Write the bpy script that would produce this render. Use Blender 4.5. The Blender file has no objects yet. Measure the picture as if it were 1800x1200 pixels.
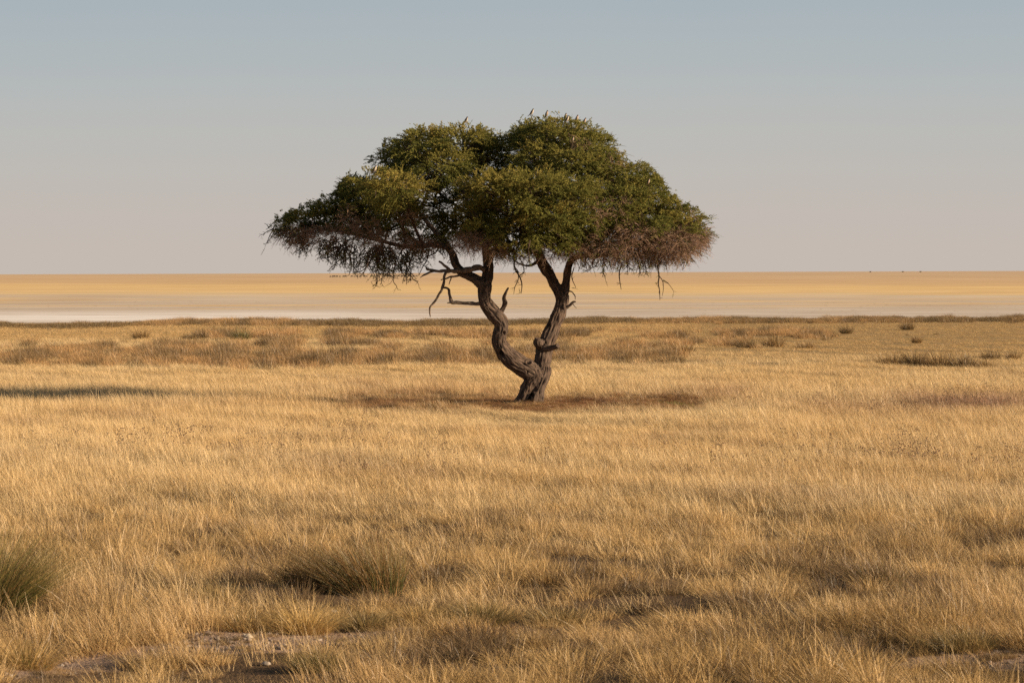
import bpy, math, random
import numpy as np
from mathutils import Vector, Matrix, noise

rng = np.random.default_rng(11)
random.seed(7)
scene = bpy.context.scene
COL = scene.collection

# ------------------------------------------------------------------ camera
F, H = 5000.0, 2.99                       # focal length in photo pixels, eye height in metres
PITCH, ROLL = math.atan(121 / F), -math.atan(6 / 1800)
cam_data = bpy.data.cameras.new("camera")
cam = bpy.data.objects.new("camera", cam_data)
COL.objects.link(cam)
cam_mat = Matrix.Translation((0, 0, H)) @ Matrix.Rotation(math.pi / 2 - PITCH, 4, 'X') @ Matrix.Rotation(ROLL, 4, 'Z')
cam.matrix_world = cam_mat
cam_data.sensor_width = 36
cam_data.lens = F / 1800 * 36
cam_data.clip_start, cam_data.clip_end = 0.5, 80000
TREE_D = 64.2
cam_data.dof.use_dof = True
cam_data.dof.focus_distance = TREE_D
cam_data.dof.aperture_fstop = 9.0
scene.camera = cam
scene.cycles.use_denoising = False
scene.cycles.sample_clamp_direct = 5.0
scene.cycles.sample_clamp_indirect = 3.0
RC = np.array(cam_mat.to_3x3())

def ray(x, y):
    d = np.stack([(np.asarray(x, float) - 900) / F, -(np.asarray(y, float) - 600) / F, -np.ones_like(np.asarray(x, float))], -1)
    return d @ RC.T

def on_ground(x, y):
    r = ray(x, y)
    t = H / -r[..., 2]
    p = r * t[..., None]
    p[..., 2] = 0
    return p

def P(x, y, dy=0.0):
    """point of the tree: photo sight line cut at the tree's own distance plus dy metres"""
    r = ray(x, y)
    t = (TREE_D + np.asarray(dy, float)) / r[..., 1]
    p = r * t[..., None]
    p[..., 2] += H
    return p

def to_px(p):
    q = p - np.array([0, 0, H])
    l = q @ RC
    return 900 + F * l[:, 0] / -l[:, 2], 600 - F * l[:, 1] / -l[:, 2]

S = TREE_D / F                            # metres per photo pixel at the tree

# ------------------------------------------------------------------ helpers
def sstep(a, b, x):
    t = np.clip((x - a) / (b - a), 0, 1)
    return t * t * (3 - 2 * t)

def vnoise(x, y, scale, seed):
    x = np.asarray(x) / scale; y = np.asarray(y) / scale
    xi = np.floor(x).astype(np.int64); yi = np.floor(y).astype(np.int64)
    fx = x - xi; fy = y - yi
    fx = fx * fx * (3 - 2 * fx); fy = fy * fy * (3 - 2 * fy)
    def h(a, b):
        n = (a * 374761393 + b * 668265263 + seed * 974711) & 0x7fffffff
        n = ((n ^ (n >> 13)) * 1274126177) & 0x7fffffff
        return ((n ^ (n >> 16)) & 0xffff) / 65535.0
    return (h(xi, yi) * (1 - fx) + h(xi + 1, yi) * fx) * (1 - fy) + (h(xi, yi + 1) * (1 - fx) + h(xi + 1, yi + 1) * fx) * fy

def gz(x, y):
    """gentle bumps of the near ground, dying out towards the flat pan"""
    x = np.asarray(x, float); y = np.asarray(y, float)
    a = (1 - sstep(90, 160, y)) * sstep(-60, 0, y) * (1 - sstep(40, 70, np.abs(x)))
    return a * (0.05 * np.sin(x * 0.9 + 1.3 * np.sin(y * 0.31)) * np.sin(y * 0.7 + 0.6 * np.sin(x * 0.5)) + 0.03 * np.sin(x * 2.1 + y * 1.4))

def tag(o, label=None, cat=None, group=None, kind=None):
    if label: o["label"] = label
    if cat: o["category"] = cat
    if group: o["group"] = group
    if kind: o["kind"] = kind
    return o

def mesh_from(name, verts, faces, smooth=False):
    """verts (N,3), faces (M,k) with one k"""
    verts = np.asarray(verts, np.float32); faces = np.asarray(faces, np.int32)
    me = bpy.data.meshes.new(name)
    k = faces.shape[1]
    me.vertices.add(len(verts)); me.vertices.foreach_set("co", verts.ravel())
    me.loops.add(faces.size); me.loops.foreach_set("vertex_index", faces.ravel())
    me.polygons.add(len(faces))
    me.polygons.foreach_set("loop_start", np.arange(0, faces.size, k, dtype=np.int32))
    me.polygons.foreach_set("loop_total", np.full(len(faces), k, np.int32))
    if smooth: me.polygons.foreach_set("use_smooth", np.ones(len(faces), bool))
    me.update(calc_edges=True)
    me.validate()
    return me

def link(name, me, mat=None, parent=None):
    o = bpy.data.objects.new(name, me)
    COL.objects.link(o)
    if mat: me.materials.append(mat)
    if parent: o.parent = parent
    return o

def fattr(me, name, vals, typ='FLOAT'):
    a = me.attributes.new(name, typ, 'POINT')
    v = np.asarray(vals, np.float32)
    a.data.foreach_set({'FLOAT': 'value', 'FLOAT_VECTOR': 'vector', 'FLOAT_COLOR': 'color'}[typ], v.ravel())

class NT:
    """small wrapper for building node trees"""
    def __init__(s, tree): s.t = tree; s.t.nodes.clear()
    def n(s, typ, **kw):
        nd = s.t.nodes.new(typ)
        for k, v in kw.items():
            if k == 'i':
                for a, b in v.items(): s.set(nd, a, b)
            else: setattr(nd, k, v)
        return nd
    def set(s, nd, key, v):
        sock = nd.inputs[key]
        if isinstance(v, bpy.types.NodeSocket): s.t.links.new(v, sock)
        elif isinstance(v, bpy.types.Node): s.t.links.new(v.outputs[0], sock)
        else: sock.default_value = v
    def math(s, op, a, b=0.0, c=None, clamp=False):
        nd = s.n('ShaderNodeMath', operation=op, use_clamp=clamp); s.set(nd, 0, a); s.set(nd, 1, b)
        if c is not None: s.set(nd, 2, c)
        return nd.outputs[0]
    def mix(s, f, a, b, blend='MIX'):
        nd = s.n('ShaderNodeMix', data_type='RGBA', blend_type=blend)
        s.set(nd, 0, f); s.set(nd, 6, a); s.set(nd, 7, b)
        return nd.outputs[2]
    def maprange(s, v, a, b, c=0.0, d=1.0, smooth=True):
        nd = s.n('ShaderNodeMapRange', interpolation_type='SMOOTHSTEP' if smooth else 'LINEAR')
        for k, q in enumerate((v, a, b, c, d)): s.set(nd, k, q)
        return nd.outputs[0]
    def noise(s, vec, scale, detail=3.0, rough=0.55):
        nd = s.n('ShaderNodeTexNoise'); s.set(nd, 'Vector', vec)
        s.set(nd, 'Scale', scale); s.set(nd, 'Detail', detail); s.set(nd, 'Roughness', rough)
        return nd.outputs[0]
    def ramp(s, f, stops):
        nd = s.n('ShaderNodeValToRGB'); e = nd.color_ramp.elements
        while len(e) < len(stops): e.new(0.5)
        for el, (p, c) in zip(e, stops): el.position = p; el.color = (*c, 1)
        s.set(nd, 0, f)
        return nd.outputs[0]

def new_mat(name):
    m = bpy.data.materials.new(name); m.use_nodes = True
    return m, NT(m.node_tree)

def lin(r, g, b):
    f = lambda c: (c / 255 / 12.92) if c / 255 <= 0.04045 else ((c / 255 + 0.055) / 1.055) ** 2.4
    return (f(r), f(g), f(b))

# ------------------------------------------------------------------ light
EXPO = 0.83
scene.view_settings.view_transform = 'Standard'
scene.view_settings.look = 'None'
scene.view_settings.exposure = EXPO
scene.view_settings.gamma = 1
SUN_EL, SUN_AZ = math.radians(16.5), math.radians(18)       # azimuth: from the right towards the camera
to_sun = Vector((math.cos(SUN_AZ) * math.cos(SUN_EL), -math.sin(SUN_AZ) * math.cos(SUN_EL), math.sin(SUN_EL)))
sd = bpy.data.lights.new("sun", 'SUN'); sd.energy = 5.0; sd.angle = math.radians(0.5); sd.color = (1.0, 0.80, 0.56)
sun = bpy.data.objects.new("sun", sd); COL.objects.link(sun)
sun.rotation_euler = to_sun.to_track_quat('Z', 'Y').to_euler(); sun.location = (60, -40, 60)

world = bpy.data.worlds.new("World"); scene.world = world; world.use_nodes = True
w = NT(world.node_tree)
SKY = 0.05
sky = w.n('ShaderNodeTexSky', sky_type='NISHITA', sun_disc=False, sun_elevation=SUN_EL,
          sun_rotation=math.atan2(to_sun.x, to_sun.y), air_density=1.0, dust_density=1.2, ozone_density=1.0)
tc = w.n('ShaderNodeTexCoord')
sep = w.n('ShaderNodeSeparateXYZ'); w.set(sep, 0, tc.outputs['Generated'])
k = 1 / (SKY * 2 ** EXPO)
def skyc(r, g, b):
    return tuple(c * k * 0.1 for c in lin(r, g, b))       # ramp stays in 0..1, times 10 below
sn = w.noise(tc.outputs['Generated'], 9.0, 3.0)
zen = w.maprange(w.math('ADD', sep.outputs[2], w.math('MULTIPLY', w.math('SUBTRACT', sn, 0.5), 0.008)), 0.0, 0.2, smooth=False)
band = w.ramp(zen, [(0.0, skyc(197, 186, 177)), (0.06, skyc(196, 186, 178)), (0.16, skyc(191, 186, 180)), (0.26, skyc(186, 187, 184)),
                    (0.36, skyc(177, 184, 186)), (0.48, skyc(168, 180, 187)), (0.75, skyc(150, 166, 178)), (1.0, skyc(138, 154, 168))])
band10 = w.mix(1.0, band, (10, 10, 10, 1), 'MULTIPLY')
[n for n in world.node_tree.nodes if n.type == 'VALTORGB'][0].color_ramp.interpolation = 'B_SPLINE'
upper = w.maprange(sep.outputs[2], 0.2, 0.7)
mixed = w.mix(upper, band10, sky.outputs[0])
bg = w.n('ShaderNodeBackground'); w.set(bg, 0, mixed); w.set(bg, 1, SKY)
out = w.n('ShaderNodeOutputWorld'); w.set(out, 0, bg.outputs[0])

# ------------------------------------------------------------------ ground
ys = np.unique(np.concatenate([-np.geomspace(30000, 20, 14), np.arange(-15, 15, 5), np.arange(15, 32, 0.25), np.arange(32, 175, 0.5), np.geomspace(176, 60000, 50)]))
xp = np.concatenate([np.arange(0, 45, 0.7), np.geomspace(46, 60000, 24)])
xs = np.unique(np.concatenate([-xp, xp]))
GX, GY = np.meshgrid(xs, ys)
gv = np.stack([GX, GY, gz(GX, GY)], -1).reshape(-1, 3)
nx, ny = len(xs), len(ys)
idx = np.arange(nx * ny).reshape(ny, nx)
gf = np.stack([idx[:-1, :-1], idx[:-1, 1:], idx[1:, 1:], idx[1:, :-1]], -1).reshape(-1, 4)
mat_ground, g = new_mat("plain_soil")
pos = g.n('ShaderNodeNewGeometry').outputs['Position']
sp = g.n('ShaderNodeSeparateXYZ'); g.set(sp, 0, pos)
X, Y = sp.outputs[0], sp.outputs[1]
Yc = g.math('MAXIMUM', Y, 12.0)
def sv(v, x, y, z):
    nd = g.n('ShaderNodeVectorMath', operation='MULTIPLY'); g.set(nd, 0, v); g.set(nd, 1, (x, y, z)); return nd.outputs[0]
# angle below the horizon decides which belt of the pan a spot belongs to (belts lie at fixed distances)
inv = g.math('DIVIDE', F * H, Yc)
side = g.math('DIVIDE', X, Yc)
# coordinates in which the far belts have even grain: log distance, and metres across scaled by distance
lg = g.math('LOGARITHM', Yc, math.e)
cv = g.n('ShaderNodeCombineXYZ'); g.set(cv, 0, g.math('MULTIPLY', side, 14.0)); g.set(cv, 1, g.math('MULTIPLY', lg, 16.0))
n1 = g.noise(cv.outputs[0], 1.0, 4.0)
cv2 = g.n('ShaderNodeCombineXYZ'); g.set(cv2, 0, g.math('MULTIPLY', side, 16.0)); g.set(cv2, 1, g.math('MULTIPLY', lg, 34.0)); g.set(cv2, 2, 4.0)
n2 = g.noise(cv2.outputs[0], 1.0, 5.0, 0.6)
n3 = g.noise(sv(pos, 0.35, 0.35, 1), 1.0, 5.0, 0.7)
off = g.math('MULTIPLY', g.math('SUBTRACT', n1, 0.5), 14.0)
off = g.math('ADD', off, g.math('MULTIPLY', side, -24.0))
v = g.math('ADD', inv, off)
pan = g.ramp(g.math('DIVIDE', v, 100.0), [
    (0.0, lin(212, 183, 150)), (0.08, lin(217, 186, 148)), (0.18, lin(221, 187, 144)), (0.245, lin(236, 201, 145)),
    (0.36, lin(236, 203, 151)), (0.405, lin(216, 196, 170)), (0.70, lin(207, 191, 173)), (1.0, lin(213, 197, 180))])
# broken golden streaks of grass on the grey flat
cv3 = g.n('ShaderNodeCombineXYZ'); g.set(cv3, 0, g.math('MULTIPLY', side, 7.0)); g.set(cv3, 1, g.math('MULTIPLY', lg, 20.0)); g.set(cv3, 2, 9.0)
n4 = g.noise(cv3.outputs[0], 1.0, 3.0, 0.6)
stk = g.math('MULTIPLY', g.maprange(v, 38.0, 46.0), g.maprange(v, 68.0, 60.0))
pan = g.mix(g.math('MULTIPLY', stk, g.maprange(n4, 0.50, 0.60, 0.0, 0.85)), pan, (*lin(234, 196, 140), 1))
pan = g.mix(g.maprange(n2, 0.38, 0.64, 0.0, 0.75), pan, g.mix(1.0, pan, (0.74, 0.69, 0.65, 1), 'MULTIPLY'))
# dark specks: scattered dung, clods and low plants
cv4 = g.n('ShaderNodeCombineXYZ'); g.set(cv4, 0, g.math('MULTIPLY', side, 420.0)); g.set(cv4, 1, g.math('MULTIPLY', lg, 60.0))
n5 = g.noise(cv4.outputs[0], 1.0, 2.0)
pan = g.mix(g.math('MULTIPLY', g.maprange(n5, 0.63, 0.74, 0.0, 0.65), g.maprange(v, 36.0, 60.0)), pan, (0.22, 0.16, 0.11, 1))
# white salt crust near the shore, strongest on the left
wl = g.maprange(side, 0.06, -0.12, 0.12, 1.0)
wm = g.math('MULTIPLY', g.maprange(g.math('ADD', inv, g.math('MULTIPLY', g.math('SUBTRACT', n2, 0.5), 16.0)), 60.0, 75.0), wl)
pan = g.mix(g.math('MULTIPLY', wm, g.maprange(n2, 0.66, 0.42, 0.35, 1.0)), pan, (*lin(243, 233, 223), 1))
shore = g.maprange(g.math('ADD', inv, g.math('MULTIPLY', g.math('SUBTRACT', n1, 0.5), 3.0)), 79.0, 82.5)
shore = g.maprange(inv, 83.0, 88.0)
nA = g.noise(pos, 0.9, 6.0, 0.65)
nB = g.noise(pos, 9.0, 5.0, 0.7)
soil = g.mix(g.maprange(nA, 0.3, 0.7), (0.25, 0.165, 0.115, 1), (0.42, 0.29, 0.205, 1))
soil = g.mix(g.maprange(nB, 0.45, 0.75, 0, 0.6), soil, (0.40, 0.30, 0.22, 1))
trk = g.n('ShaderNodeAttribute', attribute_name='track').outputs['Fac']
shaded_thatch = g.mix(nB, (0.085, 0.055, 0.034, 1), (0.19, 0.125, 0.075, 1))  # thatch colour deepened to imitate the shade between tufts
soil = g.mix(g.maprange(g.math('ADD', trk, g.math('MULTIPLY', g.math('SUBTRACT', nA, 0.5), 0.35)), 0.12, 0.42), shaded_thatch, soil)
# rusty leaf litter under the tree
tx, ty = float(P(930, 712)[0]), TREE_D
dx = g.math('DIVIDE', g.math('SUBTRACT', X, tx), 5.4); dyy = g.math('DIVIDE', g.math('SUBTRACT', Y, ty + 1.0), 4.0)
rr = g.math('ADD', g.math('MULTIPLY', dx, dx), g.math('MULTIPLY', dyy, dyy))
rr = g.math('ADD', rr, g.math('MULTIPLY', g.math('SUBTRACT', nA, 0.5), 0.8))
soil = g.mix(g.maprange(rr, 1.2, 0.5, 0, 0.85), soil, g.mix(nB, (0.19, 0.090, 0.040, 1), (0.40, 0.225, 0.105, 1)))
# straw lying on the ground away from the track
straw = g.maprange(Y, 34.0, 50.0, 0.0, 0.75)
soil = g.mix(g.math('MULTIPLY', straw, g.maprange(rr, 0.9, 1.4)), soil, g.mix(nB, (0.30, 0.20, 0.10, 1), (0.48, 0.34, 0.17, 1)))
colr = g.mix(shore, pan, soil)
bs = g.n('ShaderNodeBsdfDiffuse', i={'Color': colr, 'Roughness': 0.0})
bump = g.n('ShaderNodeBump', i={'Height': g.math('ADD', nB, g.noise(pos, 40.0, 3.0)), 'Strength': g.maprange(Y, 30.0, 60.0, 0.7, 0.0), 'Distance': 0.03})
g.set(bs, 'Normal', bump.outputs[0])
o = g.n('ShaderNodeOutputMaterial'); g.set(o, 0, bs.outputs[0])
ground = link("ground", mesh_from("ground", gv, gf, True), mat_ground)
mat_pan = mat_ground.copy(); mat_pan.name = "salt_pan"                 # the same soil without the near bumps
for l in list(mat_pan.node_tree.links):
    if l.to_socket.name == 'Normal' and l.to_node.type == 'BSDF_DIFFUSE': mat_pan.node_tree.links.remove(l)
ground.data.materials.append(mat_pan)
ground.data.polygons.foreach_set("material_index", (gv[gf].mean(1)[:, 1] > 70).astype(np.int32)); ground.data.update()
tag(ground, "flat dry plain running out to the pale banded salt pan and horizon", "ground", kind="structure")

# ------------------------------------------------------------------ grass
def grass_mat(name, instanced=True, transl=0.22):
    m, t = new_mat(name)
    if instanced:
        at = t.n('ShaderNodeAttribute', attribute_type='INSTANCER', attribute_name='tint')
        c = at.outputs['Color']
    else:
        at = t.n('ShaderNodeAttribute', attribute_name='col'); c = at.outputs['Color']
    rn = t.n('ShaderNodeAttribute', attribute_name='rnd').outputs['Fac']
    gain = t.maprange(rn, 0.0, 1.0, 0.62, 1.36, False)
    cc = t.n('ShaderNodeCombineXYZ'); [t.set(cc, q, gain) for q in range(3)]
    c = t.mix(1.0, c, cc.outputs[0], 'MULTIPLY')
    d = t.n('ShaderNodeBsdfDiffuse', i={'Color': c})
    tr = t.n('ShaderNodeBsdfTranslucent', i={'Color': c})
    gl = t.n('ShaderNodeBsdfGlossy', i={'Color': (1, 1, 1, 1), 'Roughness': 0.45})
    mx = t.n('ShaderNodeMixShader'); t.set(mx, 0, transl); t.set(mx, 1, d.outputs[0]); t.set(mx, 2, tr.outputs[0])
    m2 = t.n('ShaderNodeMixShader'); t.set(m2, 0, 0.03); t.set(m2, 1, mx.outputs[0]); t.set(m2, 2, gl.outputs[0])
    o = t.n('ShaderNodeOutputMaterial'); t.set(o, 0, m2.outputs[0])
    return m

def blades(n, rbase, hmin, hmax, spread, lean=(-0.22, 0.0), droop=0.25, width=0.005, seg=3, R=rng, rpow=0.5, noise_tilt=0.22, ecc=1.0):
    """n curved strips fanning out of a disc; returns verts, faces, per-vertex random, per-vertex height fraction"""
    r = rbase * R.random(n) ** rpow; a = R.random(n) * 2 * np.pi
    ox, oy = np.cos(a), np.sin(a)
    base = np.stack([ox * r * ecc, oy * r, np.full(n, -0.02)], -1)
    til = spread * r / rbase
    L = hmin + (hmax - hmin) * R.random(n)
    L *= 1 - 0.25 * (r / rbase) ** 2
    d = np.stack([ox * til + lean[0] + R.normal(0, noise_tilt, n), oy * til + lean[1] + R.normal(0, noise_tilt, n), np.ones(n)], -1)
    d /= np.linalg.norm(d, axis=1)[:, None]
    dr = np.stack([ox * til * 0.8 + lean[0] * 1.6 + R.normal(0, .25, n), oy * til * 0.8 + R.normal(0, .25, n), -0.45 * np.ones(n)], -1) * (droop * (0.4 + 1.2 * R.random(n)))[:, None]
    wa = R.random(n) * np.pi
    wv = np.stack([np.cos(wa), np.sin(wa), np.zeros(n)], -1)
    t = np.linspace(0, 1, seg + 1)
    cen = base[:, None] + d[:, None] * (L[:, None] * t)[..., None] + dr[:, None] * (L[:, None] * t ** 2)[..., None]
    wid = width * (0.6 + 0.8 * R.random(n))
    ww = wid[:, None] * (1 - 0.8 * t)[None]
    v0 = cen - wv[:, None] * ww[..., None] * 0.5; v1 = cen + wv[:, None] * ww[..., None] * 0.5
    V = np.stack([v0, v1], 2).reshape(-1, 3)
    i0 = (np.arange(n) * (seg + 1) * 2)[:, None] + np.arange(seg)[None] * 2
    Fc = np.stack([i0, i0 + 1, i0 + 3, i0 + 2], -1).reshape(-1, 4)
    rn = np.repeat(R.random(n), (seg + 1) * 2)
    hh = np.tile(np.repeat(t, 2), n)
    return V, Fc, rn, hh

def tuft_collection(name, variants, mat):
    c = bpy.data.collections.new(name)
    for k_, parts in enumerate(variants):
        V = []; Fc = []; rn = []; b = 0
        for p in parts:
            V.append(p[0]); Fc.append(p[1] + b); rn.append(p[2]); b += len(p[0])
        me = mesh_from(name, np.concatenate(V), np.concatenate(Fc))
        fattr(me, 'rnd', np.concatenate(rn))
        me.materials.append(mat)
        ob = bpy.data.objects.new("%s_%02d" % (name, k_), me); ob["kind"] = "stuff"
        c.objects.link(ob)
    return c

def scatter(name, pts, rot, scl, ids, tint, coll, label, cat):
    me = bpy.data.meshes.new(name)
    me.vertices.add(len(pts)); me.vertices.foreach_set("co", np.asarray(pts, np.float32).ravel())
    fattr(me, 'rot', rot, 'FLOAT_VECTOR'); fattr(me, 'scl', scl, 'FLOAT_VECTOR')
    fattr(me, 'tint', np.concatenate([tint, np.ones((len(pts), 1))], 1), 'FLOAT_COLOR')
    a = me.attributes.new('pick', 'INT', 'POINT'); a.data.foreach_set('value', np.asarray(ids, np.int32))
    ob = link(name, me)
    t = bpy.data.node_groups.new(name, 'GeometryNodeTree')
    t.interface.new_socket('Geometry', in_out='INPUT', socket_type='NodeSocketGeometry')
    t.interface.new_socket('Geometry', in_out='OUTPUT', socket_type='NodeSocketGeometry')
    N, Lk = t.nodes, t.links
    gi, go = N.new('NodeGroupInput'), N.new('NodeGroupOutput')
    ci = N.new('GeometryNodeCollectionInfo'); ci.inputs['Collection'].default_value = coll
    ci.inputs['Separate Children'].default_value = True; ci.inputs['Reset Children'].default_value = True
    ip = N.new('GeometryNodeInstanceOnPoints'); ip.inputs['Pick Instance'].default_value = True
    def na(nm, ty):
        q = N.new('GeometryNodeInputNamedAttribute'); q.data_type = ty; q.inputs['Name'].default_value = nm; return q.outputs['Attribute']
    er = N.new('FunctionNodeEulerToRotation'); Lk.new(na('rot', 'FLOAT_VECTOR'), er.inputs[0])
    Lk.new(gi.outputs[0], ip.inputs['Points']); Lk.new(ci.outputs[0], ip.inputs['Instance'])
    Lk.new(na('pick', 'INT'), ip.inputs['Instance Index']); Lk.new(er.outputs[0], ip.inputs['Rotation'])
    Lk.new(na('scl', 'FLOAT_VECTOR'), ip.inputs['Scale']); Lk.new(ip.outputs[0], go.inputs[0])
    md = ob.modifiers.new('scatter', 'NODES'); md.node_group = t
    return tag(ob, label, cat, kind="stuff")

mat_grass = grass_mat("dry_grass_blade")
mat_tuss = grass_mat("tussock_blade", False)
GF = tuft_collection("fine_grass_tuft", [[blades(34, 0.17, 0.08, 0.30, 0.40, (-0.20 + .10 * q_ / 8, 0.0), 0.2 + .05 * q_, 0.0042, noise_tilt=0.24 + 0.03 * q_), blades(14, 0.2, 0.24, 0.42, 0.3, (-0.26, 0.0), 0.3, 0.0036)] for q_ in range(8)], mat_grass)
GC = tuft_collection("cushion_grass_tuft", [[blades(520, 0.16, 0.06, 0.22, 1.05, (-0.12, 0.0), 0.34, 0.0036, rpow=0.6, noise_tilt=.34), blades(16, 0.14, 0.22, 0.38, 0.5, (-0.2, 0.0), 0.25, 0.004)] for _ in range(6)], mat_grass)
GR = tuft_collection("rush_tuft", [[blades(85, 0.22, 0.35, 0.62, 0.38, (-0.16, 0.0), 0.25, 0.009)] for _ in range(6)], mat_grass)

def sample(d0, d1, dens, wide=0.52):
    area = wide * (d1 * d1 - d0 * d0) / 2
    n = int(area * dens)
    d = np.sqrt(d0 * d0 + rng.random(n) * (d1 * d1 - d0 * d0))
    x = (rng.random(n) - 0.5) * wide * d
    return np.stack([x, d, np.zeros(n)], -1)

def blob(px, py, cx, cy, rx, ry):
    return np.exp(-(((px - cx) / rx) ** 2 + ((py - cy) / ry) ** 2))

GOLD = np.array([0.60, 0.415, 0.195]); PALE = np.array([0.66, 0.49, 0.26]); BROWN = np.array([0.34, 0.22, 0.115])
RUST = np.array([0.36, 0.165, 0.065]); OLIVE = np.array([0.31, 0.225, 0.085]); GREY = np.array([0.33, 0.25, 0.17]); GREEN = np.array([0.12, 0.15, 0.03])

def lerp(a, b, f): return a + (b - a) * np.clip(f, 0, 1)[:, None]

def bare(px, py):
    """bare gravelly soil of the track edge in the foreground"""
    wob = (vnoise(px, py, 60, 5) - 0.5) * 16
    yc = np.interp(px, [-200, 0, 120, 345, 480, 600, 700, 760], [1186, 1180, 1166, 1136, 1126, 1118, 1114, 1110])
    hw = np.interp(px, [-200, 0, 120, 250, 300, 350, 480, 640, 700, 740], [18, 16, 13, 9, 7, 16, 19, 11, 6, 0.1])
    a = 1 - sstep(0.7, 1.25, np.abs(py - yc + wob * 0.5) / np.maximum(hw, 0.1))
    yc2 = np.interp(px, [1600, 1800, 2000], [1158, 1162, 1166])
    b = (1 - sstep(0.6, 1.3, np.abs(py - yc2 + wob * 0.5) / 11)) * sstep(1615, 1660, px)
    return np.maximum(a, b)

def sup(px, py):
    """thin trampled ground next to the track"""
    a = sstep(330, 380, px) * (1 - sstep(590, 680, px)) * sstep(1112, 1128, py) * (1 - 0.35 * sstep(1150, 1190, py))
    b = (1 - sstep(190, 260, px)) * sstep(1160, 1176, py)
    return np.maximum(a, b)

_gx, _gy = to_px(gv + np.array([0, 1e-6, 0]))
_tr = np.where((gv[:, 1] > 15) & (gv[:, 1] < 32), bare(_gx, _gy), 0.0)
fattr(ground.data, 'track', _tr)

tx_ = float(P(930, 712)[0])
# ---- the golden field
pts = np.concatenate([sample(15.5, 27, 50, 0.72), sample(27, 40, 50, 0.64), sample(40, 60, 42, 0.58), sample(60, 90, 26), sample(90, 168, 10)])
px, py = to_px(pts)
hor = 482 - 6 * px / 1800
v_ = py - hor
x_, d_ = pts[:, 0], pts[:, 1]
n05 = vnoise(x_, d_, 0.55, 1); n1_ = vnoise(x_, d_, 1.3, 2); n3_ = vnoise(x_, d_, 4.0, 3); n9_ = vnoise(x_, d_, 11.0, 4)
tint = np.repeat(GOLD[None], len(pts), 0)
tint = lerp(tint, np.repeat(PALE[None], len(pts), 0), (n3_ - 0.35) * 1.4)
tint = lerp(tint, np.repeat(BROWN[None], len(pts), 0), (n1_ - 0.60) * 1.6)
hgt = 0.85 + 0.35 * n3_
keep = np.ones(len(pts))
# clumps and gaps in the nearer field
gap = sstep(860, 1000, py)
clump = 0.65 * n05 + 0.35 * n1_
keep *= 1 - gap * (1 - sstep(0.42, 0.60, clump)) * 0.97
hgt *= 1 + gap * (clump - 0.55) * 1.2
gap2 = sstep(700, 860, py) * (1 - gap)
keep *= 1 - gap2 * (1 - sstep(0.26, 0.42, clump)) * 0.6
# olive and brown short grass along the bottom
bot = sstep(1075, 1120, py + (px - 900) * -0.02 + (n1_ - 0.5) * 60) * sstep(640, 760, px)
tint = lerp(tint, np.repeat(np.array([[0.46, 0.295, 0.115]]), len(pts), 0), bot * (0.35 + 0.65 * n1_))
tint = lerp(tint, np.repeat(BROWN[None], len(pts), 0), bot * (n05 - 0.55) * 1.8)
fgf = sstep(830, 960, py)
tint = lerp(tint, np.repeat(np.array([[0.47, 0.295, 0.12]]), len(pts), 0), sstep(940, 1120, py) * (0.35 + 0.9 * (n1_ - 0.3)))
keep *= (1 - fgf * (0.66 - 0.62 * sstep(0.45, 0.75, n3_) * sstep(0.35, 0.6, n1_))) * (1 - 0.85 * sup(px, py))
hgt *= (1 - 0.22 * fgf) * (1 - 0.42 * bot)
for (ux, uy, ur, uh) in ((620, 1050, 140, 26), (0, 1085, 90, 26), (1545, 1036, 80, 18)):
    keep *= 1 - 0.8 * blob(px, py, ux, uy, ur, uh)
# under the tree: rusty litter, little grass
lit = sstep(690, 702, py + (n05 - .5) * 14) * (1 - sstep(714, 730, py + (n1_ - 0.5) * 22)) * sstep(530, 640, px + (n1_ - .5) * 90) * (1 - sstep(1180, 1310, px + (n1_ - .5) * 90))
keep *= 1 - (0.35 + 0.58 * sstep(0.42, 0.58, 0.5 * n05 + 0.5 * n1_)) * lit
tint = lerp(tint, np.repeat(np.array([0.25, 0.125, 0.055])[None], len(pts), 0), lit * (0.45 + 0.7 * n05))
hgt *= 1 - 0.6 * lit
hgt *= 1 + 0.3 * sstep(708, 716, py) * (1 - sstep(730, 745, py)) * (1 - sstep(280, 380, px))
hgt *= 1 - 0.62 * blob(px, py, 935, 736, 120, 24)
hgt *= 1 - 0.36 * sstep(718, 728, py) * (1 - sstep(745, 790, py)) * sstep(480, 600, px) * (1 - sstep(1220, 1350, px))
rust = blob(px, py, 720, 690, 170, 14) * 0.8 + blob(px, py, 1250, 692, 110, 16) * 0.75 + blob(px, py, 480, 712, 200, 12) * 0.45
tint = lerp(tint, np.repeat(np.array([0.37, 0.215, 0.10])[None], len(pts), 0), rust * (0.3 + 0.9 * n1_) * sstep(0.2, 0.6, n05 + 0.2))
forb = (blob(px, py, 1720, 716, 170, 17) + blob(px, py, 1480, 722, 90, 10) * .5)
tint = lerp(tint, np.repeat(np.array([0.33, 0.19, 0.11])[None], len(pts), 0), forb * (0.5 + 0.7 * n1_))
grey = blob(px, py, 100, 700, 260, 18) * 0.3
tint = lerp(tint, np.repeat(GREY[None], len(pts), 0), grey * 0.7)  # greyish tussocks, plus some of the crown's shadow tinted into the grass
# pale bare patches left of the shadow
keep *= 1 - blob(px, py, 60, 681, 110, 6) * 0.95 * (n1_ > 0.35)
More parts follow.
